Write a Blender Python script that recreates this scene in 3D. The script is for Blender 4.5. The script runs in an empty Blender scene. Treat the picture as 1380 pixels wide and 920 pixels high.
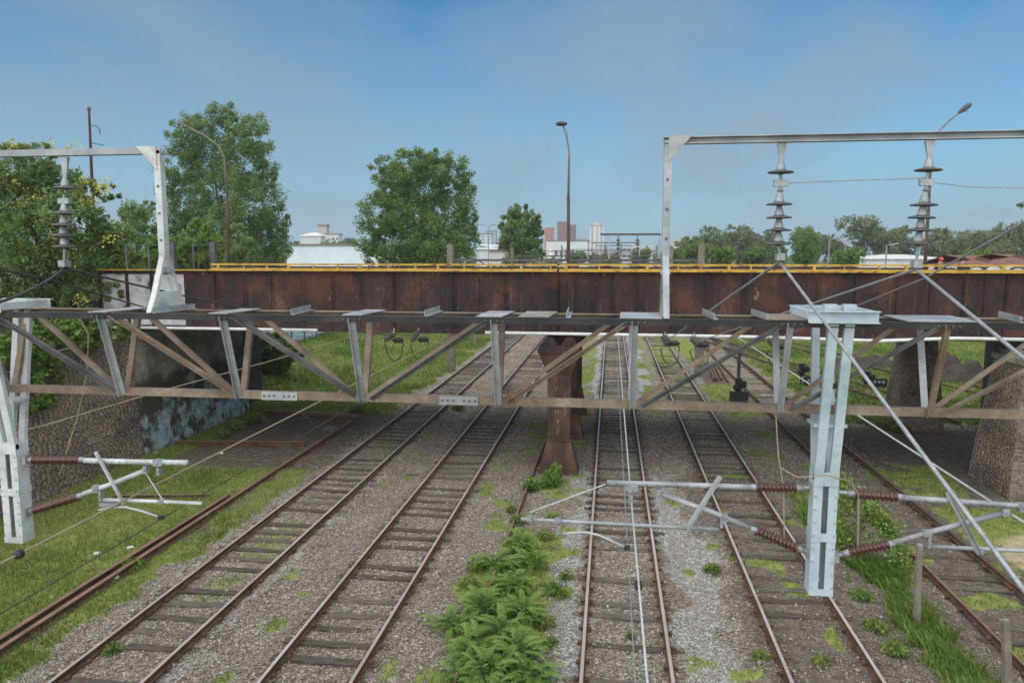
import bpy, bmesh, math, random
import numpy as np
from mathutils import Vector, Matrix
R = math.radians
random.seed(7); rng = np.random.default_rng(7)
sc = bpy.context.scene

# ------------------------------------------------------------------ camera, sky, sun, exposure
H = 8.3; F = 1000.0
PITCH = math.atan(118 / F); YAW = math.atan(133.5 * math.cos(PITCH) / F)
cd = bpy.data.cameras.new('camera'); cam = bpy.data.objects.new('camera', cd); sc.collection.objects.link(cam)
cd.sensor_width = 36; cd.lens = 36 * F / 1380; cd.clip_start = .1; cd.clip_end = 20000
cam.location = (0, 0, H); cam.rotation_euler = (R(90) - PITCH, 0, YAW)
sc.camera = cam
SUN_EL, SUN_AZ = R(46), R(205)          # compass angle of the sun, clockwise from +Y (behind the camera)
w = bpy.data.worlds.new('World'); sc.world = w; w.use_nodes = True
nt = w.node_tree; nt.nodes.clear()
def N(nt, t, **k):
    n = nt.nodes.new(t)
    for a, b in k.items(): setattr(n, a, b)
    return n
sky = N(nt, 'ShaderNodeTexSky', sky_type='NISHITA', sun_disc=False, sun_elevation=SUN_EL, sun_rotation=SUN_AZ, air_density=1.0, dust_density=.25, ozone_density=3.0)
tc = N(nt, 'ShaderNodeTexCoord'); sep = N(nt, 'ShaderNodeSeparateXYZ'); nt.links.new(tc.outputs['Generated'], sep.inputs[0])
zc = N(nt, 'ShaderNodeMath', operation='ADD'); nt.links.new(sep.outputs[2], zc.inputs[0]); zc.inputs[1].default_value = .22
dv = []
for i in range(2):
    d = N(nt, 'ShaderNodeMath', operation='DIVIDE'); nt.links.new(sep.outputs[i], d.inputs[0]); nt.links.new(zc.outputs[0], d.inputs[1]); dv.append(d)
cmb = N(nt, 'ShaderNodeCombineXYZ'); nt.links.new(dv[0].outputs[0], cmb.inputs[0]); nt.links.new(dv[1].outputs[0], cmb.inputs[1])
mp = N(nt, 'ShaderNodeMapping'); mp.inputs['Scale'].default_value = (.85, .55, 1); mp.inputs['Rotation'].default_value = (0, 0, .5); mp.inputs['Location'].default_value = (1.3, .35, 0); nt.links.new(cmb.outputs[0], mp.inputs[0])
cn = N(nt, 'ShaderNodeTexNoise'); cn.inputs['Scale'].default_value = 1.7; cn.inputs['Detail'].default_value = 7; cn.inputs['Roughness'].default_value = .52; cn.inputs['Distortion'].default_value = .35
nt.links.new(mp.outputs[0], cn.inputs['Vector'])
cr = N(nt, 'ShaderNodeValToRGB'); cr.color_ramp.elements[0].position = .35; cr.color_ramp.elements[0].color = (.0, .0, .0, 1); cr.color_ramp.elements[1].position = .66; cr.color_ramp.elements[1].color = (.85, .85, .85, 1)
nt.links.new(cn.outputs[0], cr.inputs[0])
cmx = N(nt, 'ShaderNodeMixRGB'); nt.links.new(cr.outputs[0], cmx.inputs[0]); cmx.inputs[2].default_value = (1.45, 2.0, 2.5, 1)
tn = N(nt, 'ShaderNodeMixRGB', blend_type='MULTIPLY'); tn.inputs[0].default_value = 1; tn.inputs[2].default_value = (.19, .44, .54, 1); nt.links.new(sky.outputs[0], tn.inputs[1])
hz = N(nt, 'ShaderNodeMapRange', interpolation_type='SMOOTHSTEP'); hz.inputs['From Min'].default_value = .34; hz.inputs['From Max'].default_value = -.02; hz.inputs['To Max'].default_value = .85; nt.links.new(sep.outputs[2], hz.inputs[0])
hm = N(nt, 'ShaderNodeMixRGB'); nt.links.new(hz.outputs[0], hm.inputs[0]); nt.links.new(tn.outputs[0], hm.inputs[1]); hm.inputs[2].default_value = (1.6, 2.4, 3.0, 1); nt.links.new(hm.outputs[0], cmx.inputs[1])
bg = N(nt, 'ShaderNodeBackground'); bg.inputs[1].default_value = .05; nt.links.new(cmx.outputs[0], bg.inputs[0])
wo = N(nt, 'ShaderNodeOutputWorld'); nt.links.new(bg.outputs[0], wo.inputs[0])
sl = bpy.data.lights.new('sun', 'SUN'); sl.energy = 1.5; sl.angle = R(150); sl.color = (1, .95, .88)
so = bpy.data.objects.new('sun', sl); sc.collection.objects.link(so)
sd = Vector((math.sin(SUN_AZ) * math.cos(SUN_EL), math.cos(SUN_AZ) * math.cos(SUN_EL), math.sin(SUN_EL)))
so.rotation_euler = sd.to_track_quat('Z', 'Y').to_euler()
sc.view_settings.view_transform = 'Standard'; sc.view_settings.look = 'None'; sc.view_settings.exposure = 2.0; sc.view_settings.gamma = 1

# ------------------------------------------------------------------ helpers
_fw = Vector((-math.sin(YAW) * math.cos(PITCH), math.cos(YAW) * math.cos(PITCH), -math.sin(PITCH)))
_rt = Vector((math.cos(YAW), math.sin(YAW), 0)); _up = _rt.cross(_fw)
def at(px, py, Y=None, z=None, X=None):     # surveyed point of the photograph on a plane of the place
    d = _fw + _rt * ((px - 690) / F) - _up * ((py - 460) / F)
    t = Y / d.y if Y is not None else ((z - H) / d.z if z is not None else X / d.x)
    return Vector((0, 0, H)) + d * t
V = Vector
ORG = {}
def link(o): sc.collection.objects.link(o); return o
def tag(o, label, cat, group=None, kind=None):
    if label: o['label'] = label
    if cat: o['category'] = cat
    if group: o['group'] = group
    if kind: o['kind'] = kind
    return o
def thing(name, label, cat, loc=(0, 0, 0), group=None):
    o = link(bpy.data.objects.new(name, None)); o.location = loc; o.empty_display_size = .2
    ORG[o.name] = V(loc)
    return tag(o, label, cat, group)
def finish(name, me, mats, parent, kind=None, loc=None):
    o = link(bpy.data.objects.new(name, me))
    for m in (mats if isinstance(mats, (list, tuple)) else [mats]): me.materials.append(m)
    if parent is not None:
        o.parent = parent; ORG[o.name] = ORG[parent.name]
    else: ORG[o.name] = V((0, 0, 0))
    if kind: o['kind'] = kind
    return o
class MB:
    def __init__(s): s.v = []; s.f = []; s.m = []; s.mi = 0
    def add(s, vs, fs):
        b = len(s.v); s.v += [tuple(x) for x in vs]; s.f += [tuple(i + b for i in f) for f in fs]; s.m += [s.mi] * len(fs); return s
    def box(s, c, d, rz=0, rx=0, ry=0):
        M = Matrix.Rotation(rz, 3, 'Z') @ Matrix.Rotation(ry, 3, 'Y') @ Matrix.Rotation(rx, 3, 'X'); c = V(c)
        vs = [c + M @ V((sx * d[0] / 2, sy * d[1] / 2, sz * d[2] / 2)) for sz in (-1, 1) for sx, sy in ((-1, -1), (1, -1), (1, 1), (-1, 1))]
        return s.add(vs, [(3, 2, 1, 0), (4, 5, 6, 7), (0, 1, 5, 4), (1, 2, 6, 5), (2, 3, 7, 6), (3, 0, 4, 7)])
    def prism(s, p0, p1, prof, up=(0, 0, 1), prof1=None):
        p0 = V(p0); p1 = V(p1); d = (p1 - p0).normalized(); up = V(up)
        if abs(d.dot(up.normalized())) > .98: up = V((0, 1, 0))
        u = d.cross(up).normalized(); v = u.cross(d); n = len(prof); pr1 = prof1 or prof
        vs = [p0 + u * a + v * b for a, b in prof] + [p1 + u * a + v * b for a, b in pr1]
        fs = [(i, (i + 1) % n, n + (i + 1) % n, n + i) for i in range(n)]
        return s.add(vs, fs + [tuple(range(n))[::-1], tuple(range(n, 2 * n))])
    def bar(s, p0, p1, w, h, up=(0, 0, 1)):
        return s.prism(p0, p1, [(-w / 2, -h / 2), (w / 2, -h / 2), (w / 2, h / 2), (-w / 2, h / 2)], up)
    def angle(s, p0, p1, a, b, t=.012, up=(0, 0, 1), flip=1):    # L section: leg a sideways, leg b upright
        pr = [(0, 0), (a, 0), (a, t), (t, t), (t, b), (0, b)]
        if flip < 0: pr = [(-x, y) for x, y in pr][::-1]
        return s.prism(p0, p1, pr, up)
    def tube(s, pts, r, n=8, cap=True):
        pts = [V(p) for p in pts]; k = len(pts); rr = r if isinstance(r, (list, tuple)) else [r] * k; vs = []
        for i, p in enumerate(pts):
            d = (pts[min(i + 1, k - 1)] - pts[max(i - 1, 0)]).normalized()
            ref = V((0, 0, 1)) if abs(d.z) < .9 else V((1, 0, 0))
            u = d.cross(ref).normalized(); v = u.cross(d)
            vs += [p + (u * math.cos(2 * math.pi * j / n) + v * math.sin(2 * math.pi * j / n)) * rr[i] for j in range(n)]
        fs = [(i * n + j, i * n + (j + 1) % n, (i + 1) * n + (j + 1) % n, (i + 1) * n + j) for i in range(k - 1) for j in range(n)]
        if cap: fs += [tuple(range(n))[::-1], tuple(range((k - 1) * n, k * n))]
        return s.add(vs, fs)
    def lathe(s, p0, ax, prof, n=16):            # prof: (distance along axis, radius)
        ax = V(ax).normalized(); return s.tube_l(V(p0), ax, prof, n)
    def tube_l(s, p0, d, prof, n):
        ref = V((0, 0, 1)) if abs(d.z) < .9 else V((1, 0, 0)); u = d.cross(ref).normalized(); v = u.cross(d); vs = []
        for t, r in prof: vs += [p0 + d * t + (u * math.cos(2 * math.pi * j / n) + v * math.sin(2 * math.pi * j / n)) * r for j in range(n)]
        k = len(prof)
        fs = [(i * n + j, i * n + (j + 1) % n, (i + 1) * n + (j + 1) % n, (i + 1) * n + j) for i in range(k - 1) for j in range(n)]
        return s.add(vs, fs + [tuple(range(n))[::-1], tuple(range((k - 1) * n, k * n))])
    def build(s, name, mat, parent=None, smooth=False, kind=None):
        o0 = ORG[parent.name] if parent is not None else V((0, 0, 0))
        me = bpy.data.meshes.new(name); me.from_pydata([tuple(V(p) - o0) for p in s.v], [], s.f)
        if any(s.m): me.polygons.foreach_set('material_index', s.m)
        me.update()
        bm = bmesh.new(); bm.from_mesh(me); bmesh.ops.recalc_face_normals(bm, faces=bm.faces); bm.to_mesh(me); bm.free()
        if smooth: me.shade_auto_smooth(angle=R(40)) if hasattr(me, 'shade_auto_smooth') else me.shade_smooth()
        return finish(name, me, mat, parent, kind)
def npmesh(name, verts, faces, mat, parent=None, kind=None, tint=None, o0=None):    # verts (N,3), faces (M,k) all alike
    me = bpy.data.meshes.new(name); verts = np.asarray(verts, np.float32)
    if parent is not None: verts = verts - np.array(ORG[parent.name], np.float32)
    faces = np.asarray(faces, np.int32); k = faces.shape[1]
    me.vertices.add(len(verts)); me.vertices.foreach_set('co', verts.ravel())
    me.loops.add(faces.size); me.loops.foreach_set('vertex_index', faces.ravel())
    me.polygons.add(len(faces)); me.polygons.foreach_set('loop_start', np.arange(0, faces.size, k, dtype=np.int32))
    me.update(calc_edges=True)
    if tint is not None:
        a = me.attributes.new('tint', 'FLOAT', 'POINT'); a.data.foreach_set('value', np.asarray(tint, np.float32).ravel())
    return finish(name, me, mat, parent, kind)

# ------------------------------------------------------------------ materials
def mk(name, cols, scale=3.0, rough=.7, metal=0.0, bump=.15, stretch=(1, 1, 1), fine=40., detail=6, pos=None, var=.25, spec=.4):
    m = bpy.data.materials.new(name); m.use_nodes = True; t = m.node_tree; b = t.nodes['Principled BSDF']
    g = N(t, 'ShaderNodeNewGeometry'); mp = N(t, 'ShaderNodeMapping'); mp.inputs['Scale'].default_value = stretch; t.links.new(g.outputs['Position'], mp.inputs[0])
    n1 = N(t, 'ShaderNodeTexNoise'); n1.inputs['Scale'].default_value = scale; n1.inputs['Detail'].default_value = detail; n1.inputs['Roughness'].default_value = .6; t.links.new(mp.outputs[0], n1.inputs['Vector'])
    r = N(t, 'ShaderNodeValToRGB'); t.links.new(n1.outputs[0], r.inputs[0]); k = len(cols)
    while len(r.color_ramp.elements) < k: r.color_ramp.elements.new(.5)
    for i, c in enumerate(cols):
        e = r.color_ramp.elements[i]; e.position = (pos[i] if pos else .32 + .36 * i / max(k - 1, 1)); e.color = (*c, 1)
    n2 = N(t, 'ShaderNodeTexNoise'); n2.inputs['Scale'].default_value = fine; n2.inputs['Detail'].default_value = 3; t.links.new(mp.outputs[0], n2.inputs['Vector'])
    mr = N(t, 'ShaderNodeMapRange'); mr.inputs['From Min'].default_value = .25; mr.inputs['From Max'].default_value = .75; mr.inputs['To Min'].default_value = 1 - var; mr.inputs['To Max'].default_value = 1 + var; t.links.new(n2.outputs[0], mr.inputs[0])
    mx = N(t, 'ShaderNodeMixRGB', blend_type='MULTIPLY'); mx.inputs[0].default_value = 1; t.links.new(r.outputs[0], mx.inputs[1]); t.links.new(mr.outputs[0], mx.inputs[2])
    t.links.new(mx.outputs[0], b.inputs['Base Color']); b.inputs['Roughness'].default_value = rough; b.inputs['Metallic'].default_value = metal; b.inputs['Specular IOR Level'].default_value = spec
    if bump:
        bp = N(t, 'ShaderNodeBump'); bp.inputs['Strength'].default_value = bump; bp.inputs['Distance'].default_value = .02; t.links.new(n2.outputs[0], bp.inputs['Height']); t.links.new(bp.outputs[0], b.inputs['Normal'])
    m['mix'] = 1
    return m
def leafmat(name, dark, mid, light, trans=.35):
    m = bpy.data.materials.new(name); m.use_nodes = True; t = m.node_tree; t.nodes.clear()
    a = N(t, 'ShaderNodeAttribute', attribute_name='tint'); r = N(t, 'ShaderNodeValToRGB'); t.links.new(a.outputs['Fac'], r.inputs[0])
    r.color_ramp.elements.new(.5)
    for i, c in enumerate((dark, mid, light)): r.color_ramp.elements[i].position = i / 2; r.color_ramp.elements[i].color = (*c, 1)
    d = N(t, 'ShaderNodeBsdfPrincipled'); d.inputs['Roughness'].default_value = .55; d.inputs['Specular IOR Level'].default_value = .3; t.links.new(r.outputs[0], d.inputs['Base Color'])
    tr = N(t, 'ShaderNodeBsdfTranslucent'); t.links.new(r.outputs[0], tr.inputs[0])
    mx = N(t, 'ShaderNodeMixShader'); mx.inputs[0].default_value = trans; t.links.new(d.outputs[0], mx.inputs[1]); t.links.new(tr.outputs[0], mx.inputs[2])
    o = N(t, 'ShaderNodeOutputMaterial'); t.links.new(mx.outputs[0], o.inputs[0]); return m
def tintmat(name, cols, rough=.9, bump=.3, fine=30, var=.25):       # colour by the 'tint' of each piece
    m = mk(name, [(1, 1, 1), (1, 1, 1)], 3, rough, 0, bump, fine=fine, var=var); t = m.node_tree
    a = N(t, 'ShaderNodeAttribute', attribute_name='tint'); r = N(t, 'ShaderNodeValToRGB'); t.links.new(a.outputs['Fac'], r.inputs[0])
    while len(r.color_ramp.elements) < len(cols): r.color_ramp.elements.new(.5)
    for i, c in enumerate(cols): r.color_ramp.elements[i].position = i / (len(cols) - 1); r.color_ramp.elements[i].color = (*c, 1)
    mx = [n for n in t.nodes if n.type == 'MIX_RGB'][0]; t.links.new(r.outputs[0], mx.inputs[1]); return m

M = {}
M['rust'] = mk('bridge_rust', [(.009, .007, .007), (.022, .012, .011), (.040, .018, .015), (.068, .028, .023), (.14, .085, .07)], .75, .78, 0, .35, (1.0, 1, .55), 9, detail=9, pos=[.32, .43, .53, .62, .76], var=.55)
def streaky(m):
    t = m.node_tree; L = t.links.new; b = t.nodes['Principled BSDF']; base = [n for n in t.nodes if n.type == 'MIX_RGB'][0]; g = N(t, 'ShaderNodeNewGeometry')
    def nz(sc_, s, d=5):
        mp_ = N(t, 'ShaderNodeMapping'); mp_.inputs['Scale'].default_value = sc_; L(g.outputs['Position'], mp_.inputs[0]); n = N(t, 'ShaderNodeTexNoise'); n.inputs['Scale'].default_value = s; n.inputs['Detail'].default_value = d; L(mp_.outputs[0], n.inputs['Vector']); return n.outputs[0]
    def fac(src, a, b_, top): r = N(t, 'ShaderNodeMapRange'); r.interpolation_type = 'SMOOTHSTEP'; r.inputs['From Min'].default_value = a; r.inputs['From Max'].default_value = b_; r.inputs['To Max'].default_value = top; L(src, r.inputs[0]); return r.outputs[0]
    cur = base.outputs[0]
    for src, a, b_, top, col in ((nz((1, 1, 1), .6), .54, .68, .6, (.098, .028, .021)), (nz((1, 1, .8), 1.7, 8), .60, .68, .8, (.012, .010, .010)), (nz((5, 5, .35), 1.2), .58, .72, .45, (.125, .085, .07)), (nz((1, 1, .4), 3.5, 8), .66, .72, .6, (.22, .16, .13))):
        x = N(t, 'ShaderNodeMixRGB'); L(fac(src, a, b_, top), x.inputs[0]); L(cur, x.inputs[1]); x.inputs[2].default_value = (*col, 1); cur = x.outputs[0]
    L(cur, b.inputs['Base Color'])
streaky(M['rust'])
M['rust_white'] = mk('peeling_white_paint', [(.05, .025, .02), (.30, .30, .29), (.46, .47, .47)], 1.6, .7, 0, .2, pos=[.36, .42, .6])
M['rust_red'] = mk('column_rust', [(.026, .015, .012), (.058, .028, .021), (.105, .050, .036)], 2.2, .72, 0, .25, (1, 1, .5), 25, var=.3)
M['yellow'] = mk('yellow_paint', [(.09, .042, .018), (.40, .225, .03), (.52, .31, .045)], 2.5, .6, 0, .15, pos=[.33, .43, .6])
M['pipe'] = mk('white_pipe', [(.45, .45, .42), (.68, .68, .66)], 2, .45, 0, .03)
M['galv'] = mk('galvanised_steel', [(.19, .20, .205), (.29, .305, .315), (.38, .395, .40)], 2.0, .5, .25, .06, fine=18, var=.12)
M['paint_grey'] = mk('grey_blue_paint', [(.27, .33, .36), (.37, .44, .475), (.42, .48, .51)], 1.6, .5, .0, .04, fine=14, var=.10)
M['white_steel'] = mk('white_painted_steel', [(.30, .30, .28), (.47, .49, .49), (.56, .58, .58)], 2.5, .5, 0, .06, var=.12)
M['brown_steel'] = mk('weathered_brown_steel', [(.105, .074, .052), (.19, .138, .10), (.26, .20, .15)], 2.2, .65, .1, .1, (1, 1, 1), 20, var=.18)
M['dark_steel'] = mk('dark_weathered_steel', [(.045, .045, .045), (.085, .085, .085), (.15, .145, .14)], 2.0, .6, .2, .1, var=.2)
def grime(m, col=(.12, .085, .06), amt=.55):
    t = m.node_tree; L = t.links.new; b = t.nodes['Principled BSDF']; base = [n for n in t.nodes if n.type == 'MIX_RGB'][0]; g = N(t, 'ShaderNodeNewGeometry'); cur = base.outputs[0]
    for s, a, c_, top in ((2.6, .56, col, amt), (7., .62, (.07, .055, .045), amt), (1.1, .58, (.30, .30, .28), .35)):
        n = N(t, 'ShaderNodeTexNoise'); n.inputs['Scale'].default_value = s; n.inputs['Detail'].default_value = 9; n.inputs['Roughness'].default_value = .7; L(g.outputs['Position'], n.inputs['Vector'])
        r = N(t, 'ShaderNodeMapRange'); r.interpolation_type = 'SMOOTHSTEP'; r.inputs['From Min'].default_value = a; r.inputs['From Max'].default_value = a + .12; r.inputs['To Max'].default_value = top; L(n.outputs[0], r.inputs[0])
        x = N(t, 'ShaderNodeMixRGB'); L(r.outputs[0], x.inputs[0]); L(cur, x.inputs[1]); x.inputs[2].default_value = (*c_, 1); cur = x.outputs[0]
    L(cur, b.inputs['Base Color'])
grime(M['galv'], (.20, .16, .12), .5); grime(M['paint_grey'], (.24, .25, .24), .4); grime(M['white_steel'], (.30, .26, .20), .5); grime(M['brown_steel'], (.22, .20, .18), .4); grime(M['yellow'], (.16, .06, .02), .6)
M['chord_dark'] = mk('shade_dark_steel', [(.010, .010, .011), (.020, .020, .020), (.045, .042, .04)], 2.0, .6, .1, .1, var=.2)  # near-black colour paints in the shade on the chord's camera-facing side
M['porcelain'] = mk('brown_porcelain', [(.055, .018, .014), (.085, .027, .02)], 5, .22, 0, .0, spec=.6)
M['grey_porcelain'] = mk('grey_brown_porcelain', [(.055, .046, .045), (.10, .085, .082)], 5, .35, 0, .0, spec=.6)
M['zinc'] = mk('zinc_cap', [(.22, .235, .235), (.33, .35, .35)], 6, .45, .3, .03)
M['black'] = mk('black_fitting', [(.012, .012, .013), (.03, .03, .03)], 6, .5, 0, .05)
M['wire_tan'] = mk('tan_wire', [(.26, .22, .15), (.36, .31, .22)], 6, .6, .2, 0)
M['wire_white'] = mk('pale_wire', [(.36, .38, .38), (.47, .48, .48)], 6, .5, 0, 0)
M['wire_dark'] = mk('dark_wire', [(.03, .03, .03), (.07, .07, .07)], 6, .6, .2, 0)
M['wire_grey'] = mk('grey_wire', [(.20, .21, .22), (.32, .33, .34)], 6, .5, .3, 0)
M['rail'] = mk('rail_side_rust', [(.04, .022, .015), (.085, .045, .028), (.12, .068, .042)], 3, .85, 0, .15, var=.3)
M['railtop'] = mk('worn_rail_head', [(.33, .28, .25), (.50, .46, .43)], 2, .36, .25, .03, (3, .3, 1), 20, var=.15)
M['railtop_rust'] = mk('rusty_rail_head', [(.13, .075, .05), (.23, .14, .10)], 2, .6, .1, .05)
M['wood'] = mk('sleeper_wood', [(.028, .023, .019), (.065, .053, .042), (.12, .10, .082)], 2.2, .9, 0, .5, (1.0, 9, 9), 25, var=.3)
M['wood2'] = mk('grey_sleeper_wood', [(.05, .043, .036), (.10, .086, .07), (.16, .14, .115)], 2.2, .9, 0, .5, (1.0, 9, 9), 25, var=.3)
M['concrete'] = mk('concrete', [(.12, .11, .095), (.23, .215, .19), (.32, .30, .27)], 1.5, .9, 0, .3, var=.2)
M['conc_post'] = mk('weathered_post', [(.13, .115, .095), (.22, .19, .155)], 3, .9, 0, .3)
M['bark'] = mk('bark', [(.035, .028, .02), (.09, .075, .06)], 4, .9, 0, .5, (1, 1, .3))
M['asphalt'] = mk('asphalt', [(.04, .04, .042), (.065, .065, .066)], 3, .9, 0, .2)
M['soil'] = mk('dark_soil', [(.030, .025, .019), (.065, .054, .042)], 2, .95, 0, .6, fine=12)
M['brick'] = tintmat('old_brick', [(.085, .066, .054), (.18, .14, .11), (.27, .225, .185), (.36, .32, .275)])
M['mortar'] = mk('mortar', [(.075, .066, .056), (.15, .135, .115)], 2, .95, 0, .3)  # joint colour darkened to paint in the shadow lines between brick courses
M['stone'] = tintmat('ballast_stone', [(.135, .116, .094), (.22, .197, .164), (.30, .275, .237), (.44, .42, .38)], bump=.2)
M['poplar'] = leafmat('poplar_leaves', (.078, .128, .034), (.155, .228, .066), (.27, .35, .145), .52)
M['poplar2'] = leafmat('poplar_leaves_light', (.088, .142, .034), (.172, .25, .064), (.28, .365, .13), .52)
M['tipa'] = leafmat('feathery_leaves', (.075, .120, .034), (.170, .235, .072), (.31, .36, .17), .52)
M['lime'] = leafmat('bright_leaves', (.07, .115, .022), (.145, .215, .042), (.25, .33, .08), .42)
M['gum'] = leafmat('far_leaves', (.125, .15, .075), (.205, .235, .12), (.28, .31, .17), .5)
M['gum2'] = leafmat('far_pale_leaves', (.14, .165, .08), (.23, .26, .125), (.31, .345, .18), .48)
M['flower'] = leafmat('yellow_flowers', (.34, .32, .05), (.50, .46, .08), (.62, .56, .14), .3)
M['fern'] = leafmat('pinnate_leaves', (.070, .130, .026), (.150, .240, .050), (.25, .36, .095), .4)
M['grass'] = leafmat('grass_blades', (.085, .135, .026), (.17, .245, .05), (.33, .36, .125), .35)
M['ivy'] = leafmat('ivy_leaves', (.055, .10, .018), (.125, .195, .035), (.25, .33, .08), .3)
# ------------------------------------------------------------------ ground
YB0, YB1 = 28.0, 38.4            # front and back girder of the bridge
TR = [-9.62, -5.67, .43, 4.42, 9.15]
def vn(x, y, s, seed=0):
    x = np.asarray(x, float) / s + seed * 17.3; y = np.asarray(y, float) / s + seed * 9.1
    xi = np.floor(x).astype(int); yi = np.floor(y).astype(int); fx = x - xi; fy = y - yi; fx = fx * fx * (3 - 2 * fx); fy = fy * fy * (3 - 2 * fy)
    h = lambda a, b: ((np.sin(a * 127.1 + b * 311.7 + seed * 3.7) * 43758.5453) % 1.0)
    return (h(xi, yi) * (1 - fx) + h(xi + 1, yi) * fx) * (1 - fy) + (h(xi, yi + 1) * (1 - fx) + h(xi + 1, yi + 1) * fx) * fy
def ss(a, b, x): t = np.clip((x - a) / (b - a), 0, 1); return t * t * (3 - 2 * t)
def band(x, a, b, s=.3): return ss(a - s, a + s, x) * (1 - ss(b - s, b + s, x))
def blob(x, y, cx, cy, rx, ry): return 1 - ss(.55, 1.0, np.hypot((x - cx) / rx, (y - cy) / ry))
def cover(x, y):
    x = np.asarray(x, float); y = np.asarray(y, float)
    n = vn(x, y, 1.6, 1) * .6 + vn(x, y, .55, 2) * .4; e = (n - .5)
    g = np.zeros_like(x); d = np.zeros_like(x); t = np.zeros_like(x); l = np.zeros_like(x)
    xe = x + e * 1.5
    g = np.maximum(g, 1 - ss(-11.55, -11.05, xe))                              # left verge
    for c in TR:
        for s in (-1, 1): d = np.maximum(d, .42 * band(x, c + s * .87 - .22, c + s * .87 + .22, .12))
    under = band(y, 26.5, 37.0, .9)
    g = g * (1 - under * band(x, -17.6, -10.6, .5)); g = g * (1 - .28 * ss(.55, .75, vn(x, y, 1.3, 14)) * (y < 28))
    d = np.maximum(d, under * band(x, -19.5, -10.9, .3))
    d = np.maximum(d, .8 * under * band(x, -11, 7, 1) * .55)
    old = band(xe, -12.9, -12.0, .2) * (1 - ss(26, 27, y)); d = np.maximum(d, old * .8); g = g * (1 - .55 * old * (vn(x, y, .8, 4) > .45))
    g = np.maximum(g, .55 * blob(x, y, -9.6, 18.5, .75, 4.5) * (n > .5) + .55 * blob(x, y, -9.6, 30, .7, 3) * (n > .5))   # moss in track one
    g = np.maximum(g, .35 * blob(x, y, -5.7, 25, .7, 3.5) * (n > .4))
    g = np.maximum(g, band(xe, -3.3, -1.2, .35) * (1 - ss(18.5, 20.5, y)) * (n > .38))
    g = np.maximum(g, band(xe, -2.6, -1.2, .3) * band(y, 18, 27, .8) * (n > .4) * .9)
    g = np.maximum(g, band(xe, -3.6, -2.4, .35) * band(y, 30, 35, 1) * (n > .5) * .7)
    g = np.maximum(g, band(xe, -2.2, -.95, .3) * ss(34, 38, y) * (n > .42))
    g = np.maximum(g, band(xe, 2.0, 3.0, .35) * ss(33, 42, y) * (n > .45))
    g = np.maximum(g, band(xe, 3.2, 5.8, .5) * ss(42, 50, y) * (n > .5) * .75)
    g = np.maximum(g, band(xe, 5.9, 8.0, .3) * ss(37, 39.5, y) * (n > .32) * (1 - .8 * band(y, 48, 58, 2)))
    d = np.maximum(d, band(xe, 5.9, 8.0, .3) * band(y, 47, 58, 2) * .8)
    g = np.maximum(g, band(xe, 6.35, 7.25, .22) * (1 - ss(25, 27, y)))                                                     # tall strip
    g = np.maximum(g, (blob(x, y, 5.1, 16, .45, .8) + blob(x, y, 6.0, 18.6, .5, .7) + blob(x, y, 4.2, 18.6, .3, .8) + blob(x, y, 3.0, 20.5, .4, .9)) * (n > .4))
    d = np.maximum(d, band(xe, 2.9, 8.2, .4) * (1 - ss(28, 34, y)) * .62)
    d = np.maximum(d, ss(7.7, 8.4, xe) * (1 - ss(36, 38, y)) * .9)
    g = np.maximum(g, ss(10.2, 11.0, xe) * (1 - ss(25.5, 27, y + e * 3)) * (n > .36))
    g = np.maximum(g, band(xe, 9.9, 12.8, .4) * band(y, 26, 30.5, 1) * (n > .42) * .8)
    g = np.maximum(g, ss(10.6, 11.3, xe) * ss(36.6, 38.6, y + e * 3))
    t = np.maximum(t, blob(x, y, 13.2, 21.3, 3.0, 2.7)); g = g * (1 - .9 * t)
    wd_ = ss(.72, .82, vn(x, y, .8, 21)) * band(x, -8.3, 10.5, .3) * (vn(x, y, 6, 22) > .42) * .85
    for c in (-5.67, .43): wd_ = wd_ * (1 - .8 * band(x, c - 1.2, c + 1.2, .1))
    g = np.maximum(g, wd_)
    l = np.maximum(l, band(xe, -1.35, -.5, .25) * (1 - ss(27, 30, y)) + band(xe, 1.75, 2.75, .3) * (1 - ss(28, 33, y)) + band(xe, -11.0, -10.5, .25) * .5 + band(xe, -8.4, -8.0, .3) * (n > .5) * .7 + band(xe, -1.2, -.5, .3) * ss(38, 42, y) + band(xe, 1.6, 2.4, .3) * ss(38, 42, y))
    return np.clip(g, 0, 1), np.clip(d, 0, 1), np.clip(t, 0, 1), np.clip(l, 0, 1)
def gz(x, y):
    x = np.asarray(x, float); y = np.asarray(y, float)
    z = (vn(x, y, 1.1, 5) - .5) * .06 + (vn(x, y, .4, 6) - .5) * .035
    for c in TR: z = z + .015 * band(x, c - 1.5, c + 1.5, .3) + .045 * (band(x, c - 1.45, c - 1.05, .12) + band(x, c + 1.05, c + 1.45, .12))
    for c in (-7.6, 2.4): z = z - .06 * band(x, c - .5, c + .5, .4)
    z = z + ss(-15.5, -24.5, x) * 1.3 * ss(37, 42, y) + (1 - ss(-13.5, -11, x)) * .05
    z = z - .05 * band(x, 9.8, 11, .3)
    return z
gx = np.concatenate([np.arange(-40, -20, .8), np.arange(-20, 13, .16), np.arange(13, 60, .7)]); gy = np.concatenate([np.arange(6, 45, .18), np.arange(45, 110, .7)])
X, Y = np.meshgrid(gx, gy); Z = gz(X, Y)
nx, ny = len(gx), len(gy); idx = np.arange(nx * ny).reshape(ny, nx)
fq = np.stack([idx[:-1, :-1], idx[:-1, 1:], idx[1:, 1:], idx[1:, :-1]], -1).reshape(-1, 4)
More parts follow.
